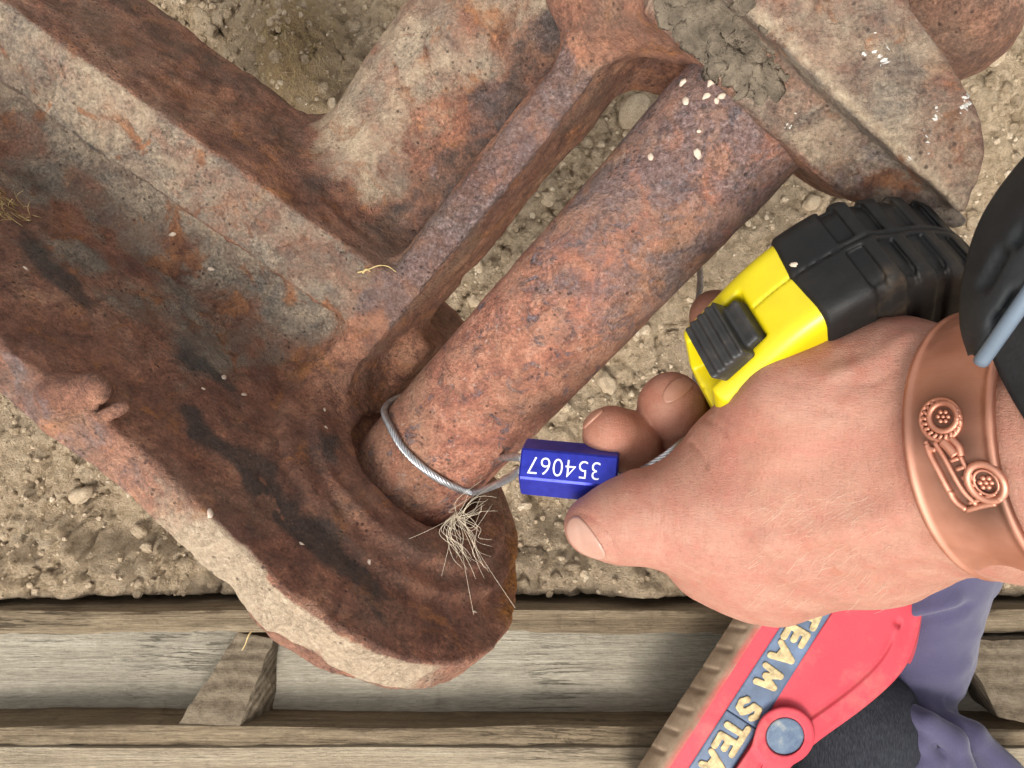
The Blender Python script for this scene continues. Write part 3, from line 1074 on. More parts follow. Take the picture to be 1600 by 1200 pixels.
dust = edge * (0.20 + 0.75 * ss(un, -6.5, -2.0) * ss(-un, -6.8, -4.6))
beamtop = ss(-un, 5.8, 7.2) * ss(an, 0.6, 2.0) * ss(-A_, -6.5, -6.1) * ss(V_, -1.5, -0.2) * up
dust += beamtop * (0.14 + 0.22 * ss(-un, 10, 20) + 0.30 * (blotch - 0.5))
rt_ = np.hypot(U_ + 11, V_ + 5.4)
tubem = ss(-(rt_ + 0.5 * fbm(Vf / 1.2, 3, 75)), -4.0, -3.0) * ss(an, 4.0, 8.5) * ss(-un, 7.8, 8.8)
dust += tubem * (0.46 + 0.30 * (blotch - 0.5)) * ss(Nf[:, 1], -0.2, 0.5)
band = ss(A_, 21.0, 21.5) * ss(-A_, -25.6, -25.2) * ss(V_, 0.5, 2.0)
dust += 0.36 * band * up + 0.3 * np.exp(-((A_ - 21.4) / 0.22) ** 2) * ss(V_, 3.2, 4.0)
ledge = ss(A_, 19.3, 19.9) * ss(-A_, -21.6, -21.1) * ss(V_, 1.8, 2.8)
dust += ledge * up * (0.22 + 0.35 * (blotch - 0.5))
dust += 0.28 * ss(an, 17.5, 19.5) * ss(-an, -22, -20) * ss(-un, 3.5, 6) * blotch
lowface = ss(-un, 6, 9) * ss(-an, -3.4, -2.2) * ss(an, -0.6, 0.0) * ss(-vn_, -8.5, -4.0) * ss(vn_, -2, -0.5)
grey = 0.72 * beamtop + lowface * (0.62 + 0.4 * (blotch - 0.5)) + 0.62 * ledge + 0.55 * band + 0.60 * tubem
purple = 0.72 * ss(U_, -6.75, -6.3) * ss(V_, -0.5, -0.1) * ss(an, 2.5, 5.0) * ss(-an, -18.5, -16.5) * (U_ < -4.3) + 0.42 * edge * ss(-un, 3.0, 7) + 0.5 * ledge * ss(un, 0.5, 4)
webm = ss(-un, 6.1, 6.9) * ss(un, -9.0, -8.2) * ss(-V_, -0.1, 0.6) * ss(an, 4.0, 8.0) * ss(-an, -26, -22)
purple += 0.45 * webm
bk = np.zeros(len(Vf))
bk += 0.62 * webm + 0.40 * ss(A_, 5.6, 6.6) * ss(-A_, -9.5, -8.5) * ss(-U_, 8.5, 11) * ss(-V_, -3.0, 0.0) * (1 - tubem)  # dark rust on the web; on the beam's side, dark rust plus painted shade
for (cu, cv, su, sv) in ((-8.5, 4.3, 2.6, 0.9), (-4.3, 6.3, 1.3, 1.4), (-1.2, 6.9, 2.4, 0.8), (-14.5, 6.0, 3.0, 0.9), (-6.5, 7.2, 1.3, 0.8), (1.5, 7.3, 1.5, 0.6), (-3.0, 3.4, 0.8, 1.0)):
    bk += np.exp(-(((un - cu) / su) ** 2 + ((vn_ - cv) / sv) ** 2)) * (A_ > -0.1) * (A_ < 2.6)
bk += 0.8 * ((A_ > 6.0) & (A_ < 9) & (U_ < -8) & (V_ < 0)) * blotch * 0.25
parts = [('side_plate', sd_plate), ('flange', sd_flange), ('boss', sd_boss), ('lug', sd_lug), ('beam', sd_beam), ('arm', sd_arm), ('tube', sd_tube), ('foot', sd_foot), ('bracket', sd_bracket), ('hub', sd_hub)]
fc = Vf[Ff].mean(1)
own = np.argmin(np.stack([f_(fc) for _, f_ in parts]), 0)
VW = F(U_, V_, A_)
NW = Nf[:, :1] * fu + Nf[:, 1:2] * fv + Nf[:, 2:] * fa
raw = ss(U_, 4.6, 5.8) * ss(-V_, -3.4, -2.2) * ss(-A_, -0.9, -0.3) * ss(np.hypot(U_ - 0.2, V_ - 2.6), 5.9, 6.5)
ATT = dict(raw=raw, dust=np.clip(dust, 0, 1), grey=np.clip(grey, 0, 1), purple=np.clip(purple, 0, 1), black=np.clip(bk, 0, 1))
cast = {}
for k, (nm, _) in enumerate(parts):
    sel = Ff[own == k]
    if len(sel) < 20:
        continue
    ids, inv = np.unique(sel, return_inverse=True)
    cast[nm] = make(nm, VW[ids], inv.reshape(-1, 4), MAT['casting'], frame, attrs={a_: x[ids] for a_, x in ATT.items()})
# leg out of the frame that carries the beam
p0 = F(np.array(-27.5), np.array(-1.0), np.array(2.5))
G = []
for z, r in ((p0[2], 2.3), (p0[2] - 6, 2.1), (-CAM_H + 3, 2.3), (-CAM_H + 0.8, 4.0), (-CAM_H - 2.5, 4.2)):
    G.append([(p0[0] + r * math.cos(t_), p0[1] + r * math.sin(t_), z) for t_ in np.linspace(0, 2 * math.pi, 25)])
V, q = gridmesh(np.array(G))
make('leg', V, q, MAT['casting'], frame)

# shaft
n_a, n_t = 170, 120
aa = np.linspace(-0.8, 20.6, n_a)
tt = np.linspace(0, 2 * math.pi, n_t + 1)
AA, TT = np.meshgrid(aa, tt, indexing='ij')
RR = np.full(AA.shape, 2.6)
p = np.stack([2.6 * np.cos(TT), 2.6 * np.sin(TT), AA], -1).reshape(-1, 3)
RR = RR + (0.035 * fbm(p / 1.6, 3, 90) + 0.022 * fbm(p / 0.45, 3, 91)).reshape(AA.shape)
RR = RR - 0.10 * ss(0.9 - AA, 0.0, 0.9) * 0
G = F(RR * np.cos(TT), RR * np.sin(TT), AA)
V, q = gridmesh(G)
pp = np.stack([np.cos(TT) * 2.6, np.sin(TT) * 2.6, AA], -1).reshape(-1, 3)
dk = ss(pp[:, 2] + 3.0 * fbm(pp / 3, 3, 95), 7, 19) * 0.62 + 0.16
shaft = make('shaft', V, q, MAT['shaft'], frame, attrs=dict(dust=0.0 * dk, grey=0 * dk, purple=dk, black=0 * dk))

# ---- things lying on the iron
soilcake = []
for i in range(1500):
    x = rng.uniform(1028, 1260); y = rng.uniform(-15, 150)
    lim = (x - 1028) * 0.93 + 38
    dens = ss(np.array(lim - y), 4, 26) * (1 - ss(np.array(x - y * 0.4), 1110, 1190)) * (1 - ss(np.array(x * 0.93 - 1028 * 0.93 - y), 95, 125))
    if rng.random() > dens:
        continue
    hp = hit(cast['bracket'], x, y)
    if hp is None or hp[1] @ fv < 0.4:
        continue
    r = rng.uniform(0.05, 0.14) if rng.random() < 0.8 else rng.uniform(0.14, 0.34)
    soilcake.append(blob(hp[0] - hp[1] * r * 0.1, A3(r * 1.4, r, r), hp[1], 0.36, i, 1, 0.6))
if soilcake:
    V, f = join(soilcake)
    tag(make('packed_soil', V, f, MAT['dark_soil'], smooth=True), 'dark crust of packed soil on the ledge at the top of the bracket', kind='stuff')

drops = [(1362, 58, 13, 24, 26), (1366, 100, 16, 30, 34), (1352, 84, 8, 10, 8), (1466, 180, 10, 34, 26), (1450, 212, 8, 16, 12), (1455, 238, 9, 10, 12), (1512, 156, 8, 26, 20), (1236, 190, 7, 24, 14), (1490, 226, 4, 14, 6), (1330, 128, 5, 6, 4), (1300, 30, 8, 8, 3), (1418, 250, 8, 8, 4)]
vs = []
for i, (x, y, wx, wy, n_) in enumerate(drops):
    for k in range(n_ * 3):
        a_, b_ = rng.normal() * wx * 0.45, rng.normal() * wy * 0.45
        jx, jy = x + a_ * 0.9 - b_ * 0.42, y + b_ * 0.9 + a_ * 0.42
        hp = hit(cast['bracket'], jx, jy)
        if hp is None:
            continue
        r = rng.uniform(0.015, 0.065)
        vs.append(blob(hp[0] - hp[1] * 0.01, A3(r * rng.uniform(.8, 2.0), r, r * 0.6), hp[1], 0.16, i * 40 + k, 1, 0.6))
V, f = join(vs)
tag(make('bird_droppings', V, f, MAT['dropping']), 'chalky white bird droppings splashed on the dusty bracket', 'droppings')

cr = []
specks = [(1068, 128), (1072, 158), (1112, 128), (1104, 150), (1128, 150), (1165, 143), (1120, 158), (1066, 132), (1092, 205), (1017, 245), (1090, 240)]
for i, (x, y) in enumerate(specks):
    hp = hit(shaft, x, y)
    if hp is None:
        continue
    r = 0.05 + 0.07 * rng.random()
    cr.append(blob(hp[0] + hp[1] * 0.02, A3(r * 1.4, r, r), hp[1], 0.6, i, 1, 0.4))
V, f = join(cr)
tag(make('dry_crumbs', V, f, MAT['crumb']), 'pale dry crumbs on the upper end of the shaft', kind='stuff')
cr = []
for nm, x, y in (('side_plate', 350, 590), ('side_plate', 381, 617), ('side_plate', 318, 608), ('boss', 507, 640), ('boss', 509, 668), ('side_plate', 456, 672), ('side_plate', 328, 803), ('boss', 577, 878), ('side_plate', 471, 850), ('boss', 604, 960), ('beam', 270, 366), ('beam', 330, 420), ('side_plate', 40, 420), ('side_plate', 741, 956)):
    hp = hit(cast[nm], x, y)
    if hp is not None:
        r = 0.05 + 0.06 * rng.random()
        cr.append(blob(hp[0] + hp[1] * 0.02, A3(r * 1.8, r, r), hp[1], 0.6, int(x), 1, 0.4))
V, f = join(cr)
tag(make('dry_crumbs', V, f, MAT['crumb']), 'tiny pale crumbs dotted over the rusty plate', kind='stuff')


def strand(pts, r=0.02, n=24):
    return tube(spline(np.array(pts), n), np.linspace(r, r * 0.6, n), 5)


# ================================================================== HAND AND FOREARM
arm_dir = unit(A3(0.50, 0.12, 0.857))
WR = Pc(1478, 708, 20.8)
palm_pts = None


def sd_arm_skin(p):
    far = WR + arm_dir * 12
    d = rcone(p, WR - arm_dir * 2.0, WR + arm_dir * 2.0, 3.05, 3.0)
    d = smin(d, rcone(p, WR + arm_dir * 2.0, far, 3.0, 4.0), 1.0)
    return d


def sd_palm(p):
    d = sd_arm_skin(p)
    d = smin(d, rcone(p, WR - arm_dir * 1.6, Pc(1330, 735, 23.6), 2.95, 3.75), 1.0)
    d = smin(d, rcone(p, Pc(1330, 735, 23.6), Pc(1205, 788, 25.4), 3.7, 3.2), 1.6)
    d = smin(d, rcone(p, Pc(1300, 760, 26.5), Pc(1200, 800, 29.0), 3.3, 2.6), 1.8)          # ulnar side, away from the camera
    d = smin(d, rcone(p, Pc(1375, 695, 22.6), Pc(1140, 790, 24.2), 2.3, 2.0), 1.4)          # first metacarpal
    d = smin(d, rcone(p, Pc(1385, 592, 21.0), Pc(1245, 632, 21.8), 1.55, 1.45), 1.3)         # flesh of the thumb pressed against the tape
    d = smin(d, rcone(p, Pc(1245, 632, 21.8), Pc(1142, 700, 24.0), 1.45, 1.15), 0.9)
    d = smin(d, rcone(p, Pc(1190, 880, 25.2), Pc(1120, 855, 25.6), 1.9, 1.75), 1.4)         # index knuckle
    return d


THUMB = [(Pc(1150, 792, 24.2), 1.95), (Pc(1085, 800, 24.4), 1.60), (Pc(1005, 808, 24.9), 1.46), (Pc(962, 817, 25.3), 1.22), (Pc(927, 822, 25.7), 0.98)]
INDEX = [(Pc(1142, 878, 27.0), 1.42), (Pc(1034, 832, 29.6), 1.15), (Pc(1010, 728, 29.4), 1.0), (Pc(980, 692, 27.6), 1.10), (Pc(957, 681, 27.0), 1.06)]
MIDDLE = [(Pc(1190, 830, 29.5), 1.5), (Pc(1090, 770, 32.0), 1.15), (Pc(1074, 690, 30.6), 1.15), (Pc(1060, 650, 28.4), 1.26), (Pc(1050, 637, 27.6), 1.24)]
RING = [(Pc(1240, 800, 31.0), 1.4), (Pc(1150, 650, 33.0), 1.1), (Pc(1120, 540, 31.0), 1.0), (Pc(1118, 495, 29.5), 0.95)]
PINKY = [(Pc(1290, 790, 32.0), 1.3), (Pc(1220, 620, 34.0), 1.0), (Pc(1210, 520, 32.5), 0.9), (Pc(1215, 470, 31.0), 0.8)]
creases = [
    ([(1078, 690), (1088, 702), (1098, 716), (1103, 728)], 0.07, 0.07),
    ([(1102, 655), (1118, 664), (1134, 678)], 0.06, 0.05),
    ([(1124, 640), (1136, 653), (1152, 664)], 0.05, 0.04),
    ([(1012, 742), (1018, 775), (1014, 815)], 0.06, 0.022),
    ([(1028, 742), (1035, 780), (1031, 825)], 0.06, 0.026),
    ([(1044, 742), (1051, 782), (1047, 830)], 0.055, 0.022),
    ([(1060, 735), (1068, 782), (1062, 830)], 0.06, 0.018),
    ([(984, 745), (988, 775), (980, 812)], 0.05, 0.014),
    ([(1150, 612), (1240, 600), (1330, 590)], 0.08, 0.020),
    ([(1120, 702), (1170, 692), (1230, 702)], 0.08, 0.018),
    ([(1130, 740), (1190, 735), (1260, 750)], 0.08, 0.014),
    ([(1140, 640), (1165, 665), (1200, 680)], 0.06, 0.03),
    ([(1165, 620), (1195, 645), (1235, 660)], 0.06, 0.025),
    ([(1092, 905), (1108, 880), (1118, 850)], 0.07, 0.03),
    ([(1112, 925), (1130, 895), (1140, 865)], 0.06, 0.022),
    ([(996, 745), (1002, 778), (996, 815)], 0.05, 0.018),
    ([(1260, 640), (1330, 650), (1390, 700)], 0.10, 0.02),
    ([(1300, 600), (1360, 600), (1400, 580)], 0.08, 0.03),
    ([(1390, 640), (1396, 720), (1420, 790)], 0.08, 0.020),
    ([(900, 802), (920, 806), (940, 822), (954, 842), (962, 862)], 0.045, 0.06),
]
_cre = None


def sd_hand0(p):
    d = sd_palm(p)
    th = chain(p, THUMB, 0.5)
    d = smin(d, th, 0.9)
    fingers = None
    for ch in (INDEX, MIDDLE, RING, PINKY):
        e = chain(p, ch, 0.35)
        fingers = e if fingers is None else smin(fingers, e, 0.10)
    root_ = np.stack([rcone(p, ch[0][0], ch[0][0] + (ch[1][0] - ch[0][0]) * 0.3, 1.5, 1.35) for ch in (INDEX, MIDDLE, RING, PINKY)]).min(0)
    d = smin(d, root_, 0.9)
    return smin(d, fingers, 0.12)


def trace(f, px, py, t0=12.0, t1=40.0):
    """first meeting of a photo ray with a distance field"""
    r = unit(Pc(px, py, 1.0)); t_ = t0
    for _ in range(120):
        dd = float(f((r * t_)[None])[0])
        if dd < 0.003:
            return r * t_
        t_ += max(dd * 0.8, 0.005)
        if t_ > t1 * 1.3:
            return None
    return r * t_


_cre = []
for pts, wdt, dep in creases:
    s3 = [trace(sd_hand0, x, y) for x, y in pts]
    s3 = [x for x in s3 if x is not None]
    if len(s3) > 1:
        _cre.append((spline(s3, 12), wdt, dep))


def crease_f(p):
    tot = np.zeros(len(p))
    for line, wdt, dep in _cre:
        d = np.min(np.stack([rcone(p, a, b, 0, 0) for a, b in zip(line[:-1], line[1:])]), 0)
        tot = np.maximum(tot, dep * np.exp(-(d / wdt) ** 2))
    return tot


hlo = (1.2, -9.5, -37.0); hhi = (21.0, 4.2, -7.0)
Vh, Fh, Nh = surf(sd_hand0, hlo, hhi, 0.11)
near = Vh[:, 0] < 12
crs = np.zeros(len(Vh))
crs[near] = crease_f(Vh[near])
Vh = Vh - Nh * crs[:, None]
Vh = Vh + Nh * (0.035 * fbm(Vh / 1.1, 3, 120) + 0.07 * fbm(Vh / 2.6, 2, 121))[:, None] * ss(Vh[:, 0], 2.5, 6.0)[:, None]
# tendons and veins on the back of the hand
for pts, wdt, amp in (([(1400, 800), (1300, 830), (1200, 850)], 0.45, 0.16), ([(1420, 860), (1330, 890), (1230, 905)], 0.35, 0.11), ([(1420, 530), (1370, 560), (1300, 590)], 0.3, 0.10), ([(1330, 640), (1260, 690), (1190, 730)], 0.5, 0.08)):
    s3 = [trace(sd_hand0, x, y) for x, y in pts]
    if any(x is None for x in s3):
        continue
    ln = spline(s3, 8)
    d = np.min(np.stack([rcone(Vh, a, b, 0, 0) for a, b in zip(ln[:-1], ln[1:])]), 0)
    Vh = Vh + Nh * (amp * np.exp(-(d / wdt) ** 2))[:, None]
tips = np.zeros(len(Vh))
for ch in (INDEX, MIDDLE, RING, PINKY):
    tips = np.maximum(tips, ss(-chain(Vh, ch, 0.35), -0.35, 0.05) * ss(-sd_palm(Vh), -1.2, -0.3 - 0.01) * 0 + ss(-chain(Vh, ch, 0.35), -0.3, 0.0) * (sd_palm(Vh) > 0.25))
person = empty('person', W(A3(15.0, -14.0, -CAM_H)), 'person reaching in to hold the blue seal, in purple trousers and dark sock', 'person')
hand = make('body', Vh, Fh, MAT['skin'], person, attrs=dict(tip=tips, crease=np.clip(crs / 0.14, 0, 1)))
hand['label'] = 'bare left hand and forearm, thumb and finger pinching the seal'


def sd_thumb(p):
    return chain(p, THUMB, 0.5)


# nails follow the finger surface
def nail(fsd, cpx, axis_px, d0, la, lb, lc=0.7):
    c = trace(fsd, *cpx)
    e = trace(fsd, *axis_px)
    x = unit(e - c)
    g, _ = grad(fsd, c[None], 0.05)
    z = unit(g[0] - (g[0] @ x) * x)
    y = np.cross(z, x)

    def f(p):
        q = p - c
        r = np.sqrt(((q @ x) / la) ** 2 + ((q @ y) / lb) ** 2 + ((q @ z) / lc) ** 2) - 1
        return smax(np.abs(fsd(p) - 0.015) - 0.045, r * min(la, lb), 0.05)
    return surf(f, c - 1.3, c + 1.3, 0.04, 8)


Vn, Fn, _ = nail(sd_thumb, (912, 845), (930, 860), 24, 0.86, 0.60, 1.1)
make('nail', Vn, Fn, MAT['nail'], hand)
fm = lambda p: chain(p, MIDDLE, 0.35)
Vn, Fn, _ = nail(fm, (1060, 606), (1044, 622), 26, 0.72, 0.34, 0.8)
make('nail', Vn, Fn, MAT['nail_dull'], hand)
fi = lambda p: chain(p, INDEX, 0.35)
Vn, Fn, _ = nail(fi, (923, 652), (914, 664), 26, 0.5, 0.3, 0.8)
make('nail', Vn, Fn, MAT['nail_dull'], hand)

hr = []
for k in range(150):
    px_, py_ = rng.uniform(1180, 1395), rng.uniform(760, 950)
    t0_ = trace(sd_hand0, px_, py_)
    if t0_ is None:
        continue
    g0_, _ = grad(sd_hand0, t0_[None], 0.05)
    dr = unit(A3(-0.85, -0.5 + rng.normal() * 0.3, 0.1) - 0.0 * g0_[0])
    ln_ = rng.uniform(0.25, 0.55)
    hr.append(tube(spline([t0_, t0_ + g0_[0] * 0.05 + dr * ln_ * 0.5, t0_ + g0_[0] * 0.045 + dr * ln_], 6), np.linspace(0.0032, 0.0016, 6), 3))
V, f = join(hr)
tag(make('arm_hair', V, f, MAT['hair'], hand), kind='stuff')

# ================================================================== BRACELET
bx = arm_dir
by = unit(np.cross(A3(0, 0, 1), bx)); bz = np.cross(bx, by)
RB = 3.42
BC = WR + bx * 2.05 + A3(-0.05, 0.20, 0.05)
bt = 2.0


def cuff_pt(s, th, lift=0.0):
    """s along the arm (cm), th round it"""
    s = np.asarray(s, float); th = np.asarray(th, float)
    r = RB + lift + 0.02 * s
    return BC + s[..., None] * bx + (r * np.cos(th))[..., None] * bz + (r * np.sin(th))[..., None] * by


def cuff_hit(px, py, lift=0.0):
    r = unit(Pc(px, py, 1.0))
    o = -BC
    rp = r - (r @ bx) * bx; op = o - (o @ bx) * bx
    a = rp @ rp; b = 2 * rp @ op; c = op @ op - (RB + lift) ** 2
    t_ = (-b - math.sqrt(max(b * b - 4 * a * c, 0))) / (2 * a)
    return r * t_


prof = []      # (s, lift)
for s in np.linspace(0, 2.1, 42):
    e = min(s, 2.1 - s)
    prof.append((s - 1.05, 0.06 * math.exp(-((e - 0.10) / 0.08) ** 2)))
prof = np.array(prof)
th = np.linspace(R(-158), R(158), 150)
S, T2 = np.meshgrid(prof[:, 0], th, indexing='ij')
Lf = np.repeat(prof[:, 1][:, None], len(th), 1)
G = cuff_pt(S, T2, Lf)
Nn = (np.cos(T2))[..., None] * bz + (np.sin(T2))[..., None] * by
V, q = slab(G, Nn, 0.13)
brace = empty('copper_bracelet', W(BC - A3(0, 0, 3.6)), 'open copper cuff bracelet with a raised tractor, worn round the wrist', 'bracelet')


def cuff_poly_attr(V):
    return None


# patina gathers round the raised tractor
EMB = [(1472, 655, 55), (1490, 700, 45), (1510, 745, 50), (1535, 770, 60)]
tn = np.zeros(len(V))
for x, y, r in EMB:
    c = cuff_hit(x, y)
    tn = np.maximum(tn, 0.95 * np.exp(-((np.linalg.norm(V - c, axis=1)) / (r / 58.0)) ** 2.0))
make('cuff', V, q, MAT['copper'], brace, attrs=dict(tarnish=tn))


def relief(pts, r, lift=0.03, closed=False, n=None):
    P = [cuff_hit(x, y, lift) for x, y in pts]
    if closed:
        P = P + [P[0], P[1]]
    n = n or max(12, len(P) * 5)
    return tube(spline(P, n), r * 1.0, 8)


def ring(cx, cy, rx, ry, rot, n=28):
    return [(cx + rx * math.cos(t_) * math.cos(rot) - ry * math.sin(t_) * math.sin(rot), cy + rx * math.cos(t_) * math.sin(rot) + ry * math.sin(t_) * math.cos(rot)) for t_ in np.linspace(0, 2 * math.pi, n, endpoint=False)]


def emboss(name, items, tarnish=0.0, parent=None):
    V, f = join(items)
    return make(name, V, f, MAT['copper'], parent or brace, attrs=dict(tarnish=np.full(len(V), tarnish)))


def pxdisc(cx, cy, rx, ry, rot, lift, seg=28):
    P = [cuff_hit(cx, cy, lift)] + [cuff_hit(x, y, lift) for x, y in ring(cx, cy, rx, ry, rot, seg)]
    return np.array(P), [(0, 1 + k, 1 + (k + 1) % seg) for k in range(seg)]


big = [relief(ring(1474, 652, 22, 22, 0), 0.07, 0.05, True, 60), relief(ring(1470, 656, 31, 32, 0), 0.055, 0.02, True, 60)]
for k in range(20):
    t_ = 2 * math.pi * k / 20
    big.append(relief([(1472 + 24 * math.cos(t_), 655 + 24 * math.sin(t_)), (1471 + 31 * math.cos(t_ + .12), 656 + 31 * math.sin(t_ + .12))], 0.045, 0.05, n=4))
wheel_o = emboss('wheel', big)
emboss('hub', [pxdisc(1474, 651, 20, 20, 0, 0.03)], 0.85, wheel_o)
emboss('hub', [blob(cuff_hit(1474 + 8 * math.cos(t_), 651 + 8 * math.sin(t_), 0.05), A3(.055, .055, .055), A3(0, 0, 1), 1, 3, 1, 0) for t_ in np.linspace(0, 2 * math.pi, 6, endpoint=False)] + [blob(cuff_hit(1474, 651, 0.05), A3(.05, .05, .05), A3(0, 0, 1), 1, 3, 1, 0)], 0.0, wheel_o)
small = [relief(ring(1541, 754, 33, 24, 0.75), 0.085, 0.05, True, 60), relief(ring(1541, 754, 22, 16, 0.75), 0.03, 0.05, True, 50)]
wheel_o = emboss('wheel', small)
emboss('hub', [blob(cuff_hit(1541 + 9 * math.cos(t_), 754 + 8 * math.sin(t_), 0.04), A3(.06, .06, .06), A3(0, 0, 1), 1, 3, 1, 0) for t_ in np.linspace(0, 2 * math.pi, 6, endpoint=False)] + [blob(cuff_hit(1541, 754, 0.04), A3(.06, .06, .06), A3(0, 0, 1), 1, 3, 1, 0)], 0.0, wheel_o)
body = [relief([(1448, 694), (1454, 712), (1466, 735), (1478, 758), (1492, 782), (1510, 796)], 0.075, 0.03),
        relief([(1460, 690), (1476, 716), (1490, 742), (1506, 768), (1526, 788)], 0.06, 0.03),
        relief([(1510, 797), (1535, 790), (1556, 786)], 0.07, 0.03), relief([(1514, 786), (1538, 778), (1556, 772)], 0.05, 0.03),
        relief([(1474, 690), (1484, 700), (1494, 712)], 0.12, 0.02), relief([(1486, 684), (1498, 697), (1502, 712)], 0.08, 0.02),
        relief([(1500, 712), (1512, 735), (1524, 752)], 0.05, 0.03), relief([(1446, 690), (1452, 700), (1462, 703)], 0.06, 0.04)]
for k in range(5):
    x, y = 1486 + k * 9, 720 + k * 13.5
    body.append(relief([(x, y), (x + 12, y - 4)], 0.05, 0.03, n=5))
body.append(blob(cuff_hit(1486, 771, 0.04), A3(.11, .07, .06), A3(0, 0, 1), 1, 5, 1, 0.1))
emboss('tractor_body', body)

# ================================================================== WATCH STRAP
watch = empty('watch_strap', W(Pc(1560, 480, 16.0)), 'black rubber watch strap with slots above the copper bracelet', 'watch strap')
Ls = spline([Pc(1660, 180, 15.2), Pc(1580, 268, 15.2), Pc(1530, 345, 15.3), Pc(1504, 430, 15.4), Pc(1499, 505, 15.6), Pc(1512, 556, 15.9)], 60)
Rs = spline([Pc(1800, 180, 12.8), Pc(1740, 265, 12.9), Pc(1690, 335, 13.1), Pc(1642, 405, 13.5), Pc(1590, 480, 14.1), Pc(1530, 566, 15.2)], 60)
ms = 30
G = np.zeros((60, ms, 3))
for k in range(ms):
    t_ = k / (ms - 1)
    G[:, k] = (1 - t_) * Ls + t_ * Rs + 0.35 * math.sin(math.pi * t_) * A3(-0.5, 0.2, 0.8)
Nn = grid_normals(G)
if Nn[30, 15] @ A3(0, 0, 1) < 0:
    Nn = -Nn
# slots pressed into the rubber
for (x, y, w_, l_) in ((1560, 405, 9, 17), (1545, 432, 9, 22), (1575, 480, 12, 26), (1552, 500, 7, 12), (1590, 370, 9, 17)):
    pxs = 800 - G[..., 0] / G[..., 2] * FPX; pys = 600 + G[..., 1] / G[..., 2] * FPX
    dx = pxs - x; dy = pys - y
    s_ = (dx * 0.5 - dy * 0.86) / l_; r_ = (dx * 0.86 + dy * 0.5) / w_
    G = G - Nn * (0.20 * np.exp(-(s_ ** 4 + r_ ** 4)))[..., None]
V, q = slab(G, Nn, 0.28)
make('strap', V, q, MAT['strap_black'], watch)
V, f = tube(Rs + A3(0, 0, 0.05), 0.15, 10)
make('edge', V, f, MAT['strap_edge'], watch)
L2 = spline([Pc(1545, 548, 16.6), Pc(1566, 596, 16.4), Pc(1600, 655, 16.0), Pc(1660, 745, 15.4)], 30)
R2 = spline([Pc(1600, 470, 15.4), Pc(1660, 560, 15.0), Pc(1700, 620, 14.6), Pc(1760, 700, 14.2)], 30)
G = np.stack([L2 + (R2 - L2) * t_ for t_ in np.linspace(0, 1, 10)], 1)
Nn = grid_normals(G)
if Nn[15, 5] @ A3(0, 0, 1) < 0:
    Nn = -Nn
V, q = slab(G, Nn, 0.25)
make('strap', V, q, MAT['strap_black'], watch)

# ================================================================== TAPE MEASURE
TS = 1.06
tO = Pc(1291.5, 404.3, 19.35 * TS)
tH = A3(0.3633, -0.4675, -0.8059)
tL = A3(0.8902, 0.4293, 0.1523)
tW = A3(0.2747, -0.7728, 0.5722)


def tloc(p):
    q = (p - tO) / TS
    return np.stack([q @ tL, q @ tW, q @ tH], -1)


def tworld(q):
    return tO + TS * (q[:, :1] * tL + q[:, 1:2] * tW + q[:, 2:] * tH)


def tape_profile(L, H):
    disc = np.hypot(L - 0.35, H - 3.75) - 3.72
    # nose: lower front block
    nose = np.maximum(np.maximum(-3.75 - L, L - 0.5), np.maximum(2.1 - H - 0.35 * (L + 3.75), H - 7.3))
    base = np.maximum(np.abs(L - 0.2) - 3.6, np.maximum(3.9 - H, H - 7.3))
    return smin(smin(disc, nose, 1.4), base, 0.8)


SPL = -0.95      # yellow in front of this, rubber behind


def sd_tape(q, grow=0.0):
    d2 = tape_profile(q[:, 0], q[:, 2]) - grow
    return smax(d2, np.abs(q[:, 1]) - 1.46 - grow, 0.55)


def sd_yellow(q):
    d = smax(sd_tape(q), q[:, 0] - SPL - 0.6, 0.05)
    seam = np.maximum(np.abs(q[:, 1] + 0.10) - 0.03, -sd_tape(q) - 0.06)
    d = smax(d, -seam, 0.03)
    slot = rbox(q, (-3.3, 0.0, 2.0), (1.25, 0.80, 1.5), 0.08)
    return smax(d, -slot, 0.08)


def sd_rubber(q):
    d = smax(sd_tape(q, 0.10), SPL - q[:, 0] + 0.10 * np.abs(q[:, 1] + 0.1), 0.14)
    s = sd_tape(q, 0.10)
    # raised cross ribs with sunken panels between, either side of a seam
    for k in range(5):
        l0 = 0.62 + k * 0.78
        for sgn in (-1, 1):
            a_ = np.abs(q[:, 0] - l0) - 0.22
            b_ = np.abs(q[:, 1] - sgn * 0.72) - 0.56
            pan = smax(smax(a_, b_, 0.06), -s - 0.13, 0.04)
            d = smax(d, -pan, 0.05)
    # grooves wrapping over the flanks
    for k in range(5):
        l0 = 0.62 + k * 0.78
        gr_ = np.maximum(np.abs(q[:, 0] - l0) - 0.13, np.maximum(-s - 0.08, 1.1 - np.abs(q[:, 1])))
        d = smax(d, -gr_, 0.10)
    seam = np.maximum(np.abs(q[:, 1]) - 0.035, -s - 0.05)
    return smax(d, -seam, 0.03)


tape = empty('tape_measure', W(tO + tH * 7.2), 'yellow and black rubber tape measure gripped in the hand', 'tape measure')
lo, hi = (-5.0, -2.2, -0.8), (5.0, 2.2, 8.2)
V, q, _ = surf(sd_yellow, lo, hi, 0.07)
make('shell', tworld(V), q, MAT['yellow'], tape)
V, q, nn = surf(sd_rubber, lo, hi, 0.07)
make('rubber_grip', tworld(V), q, MAT['rubber'], tape)


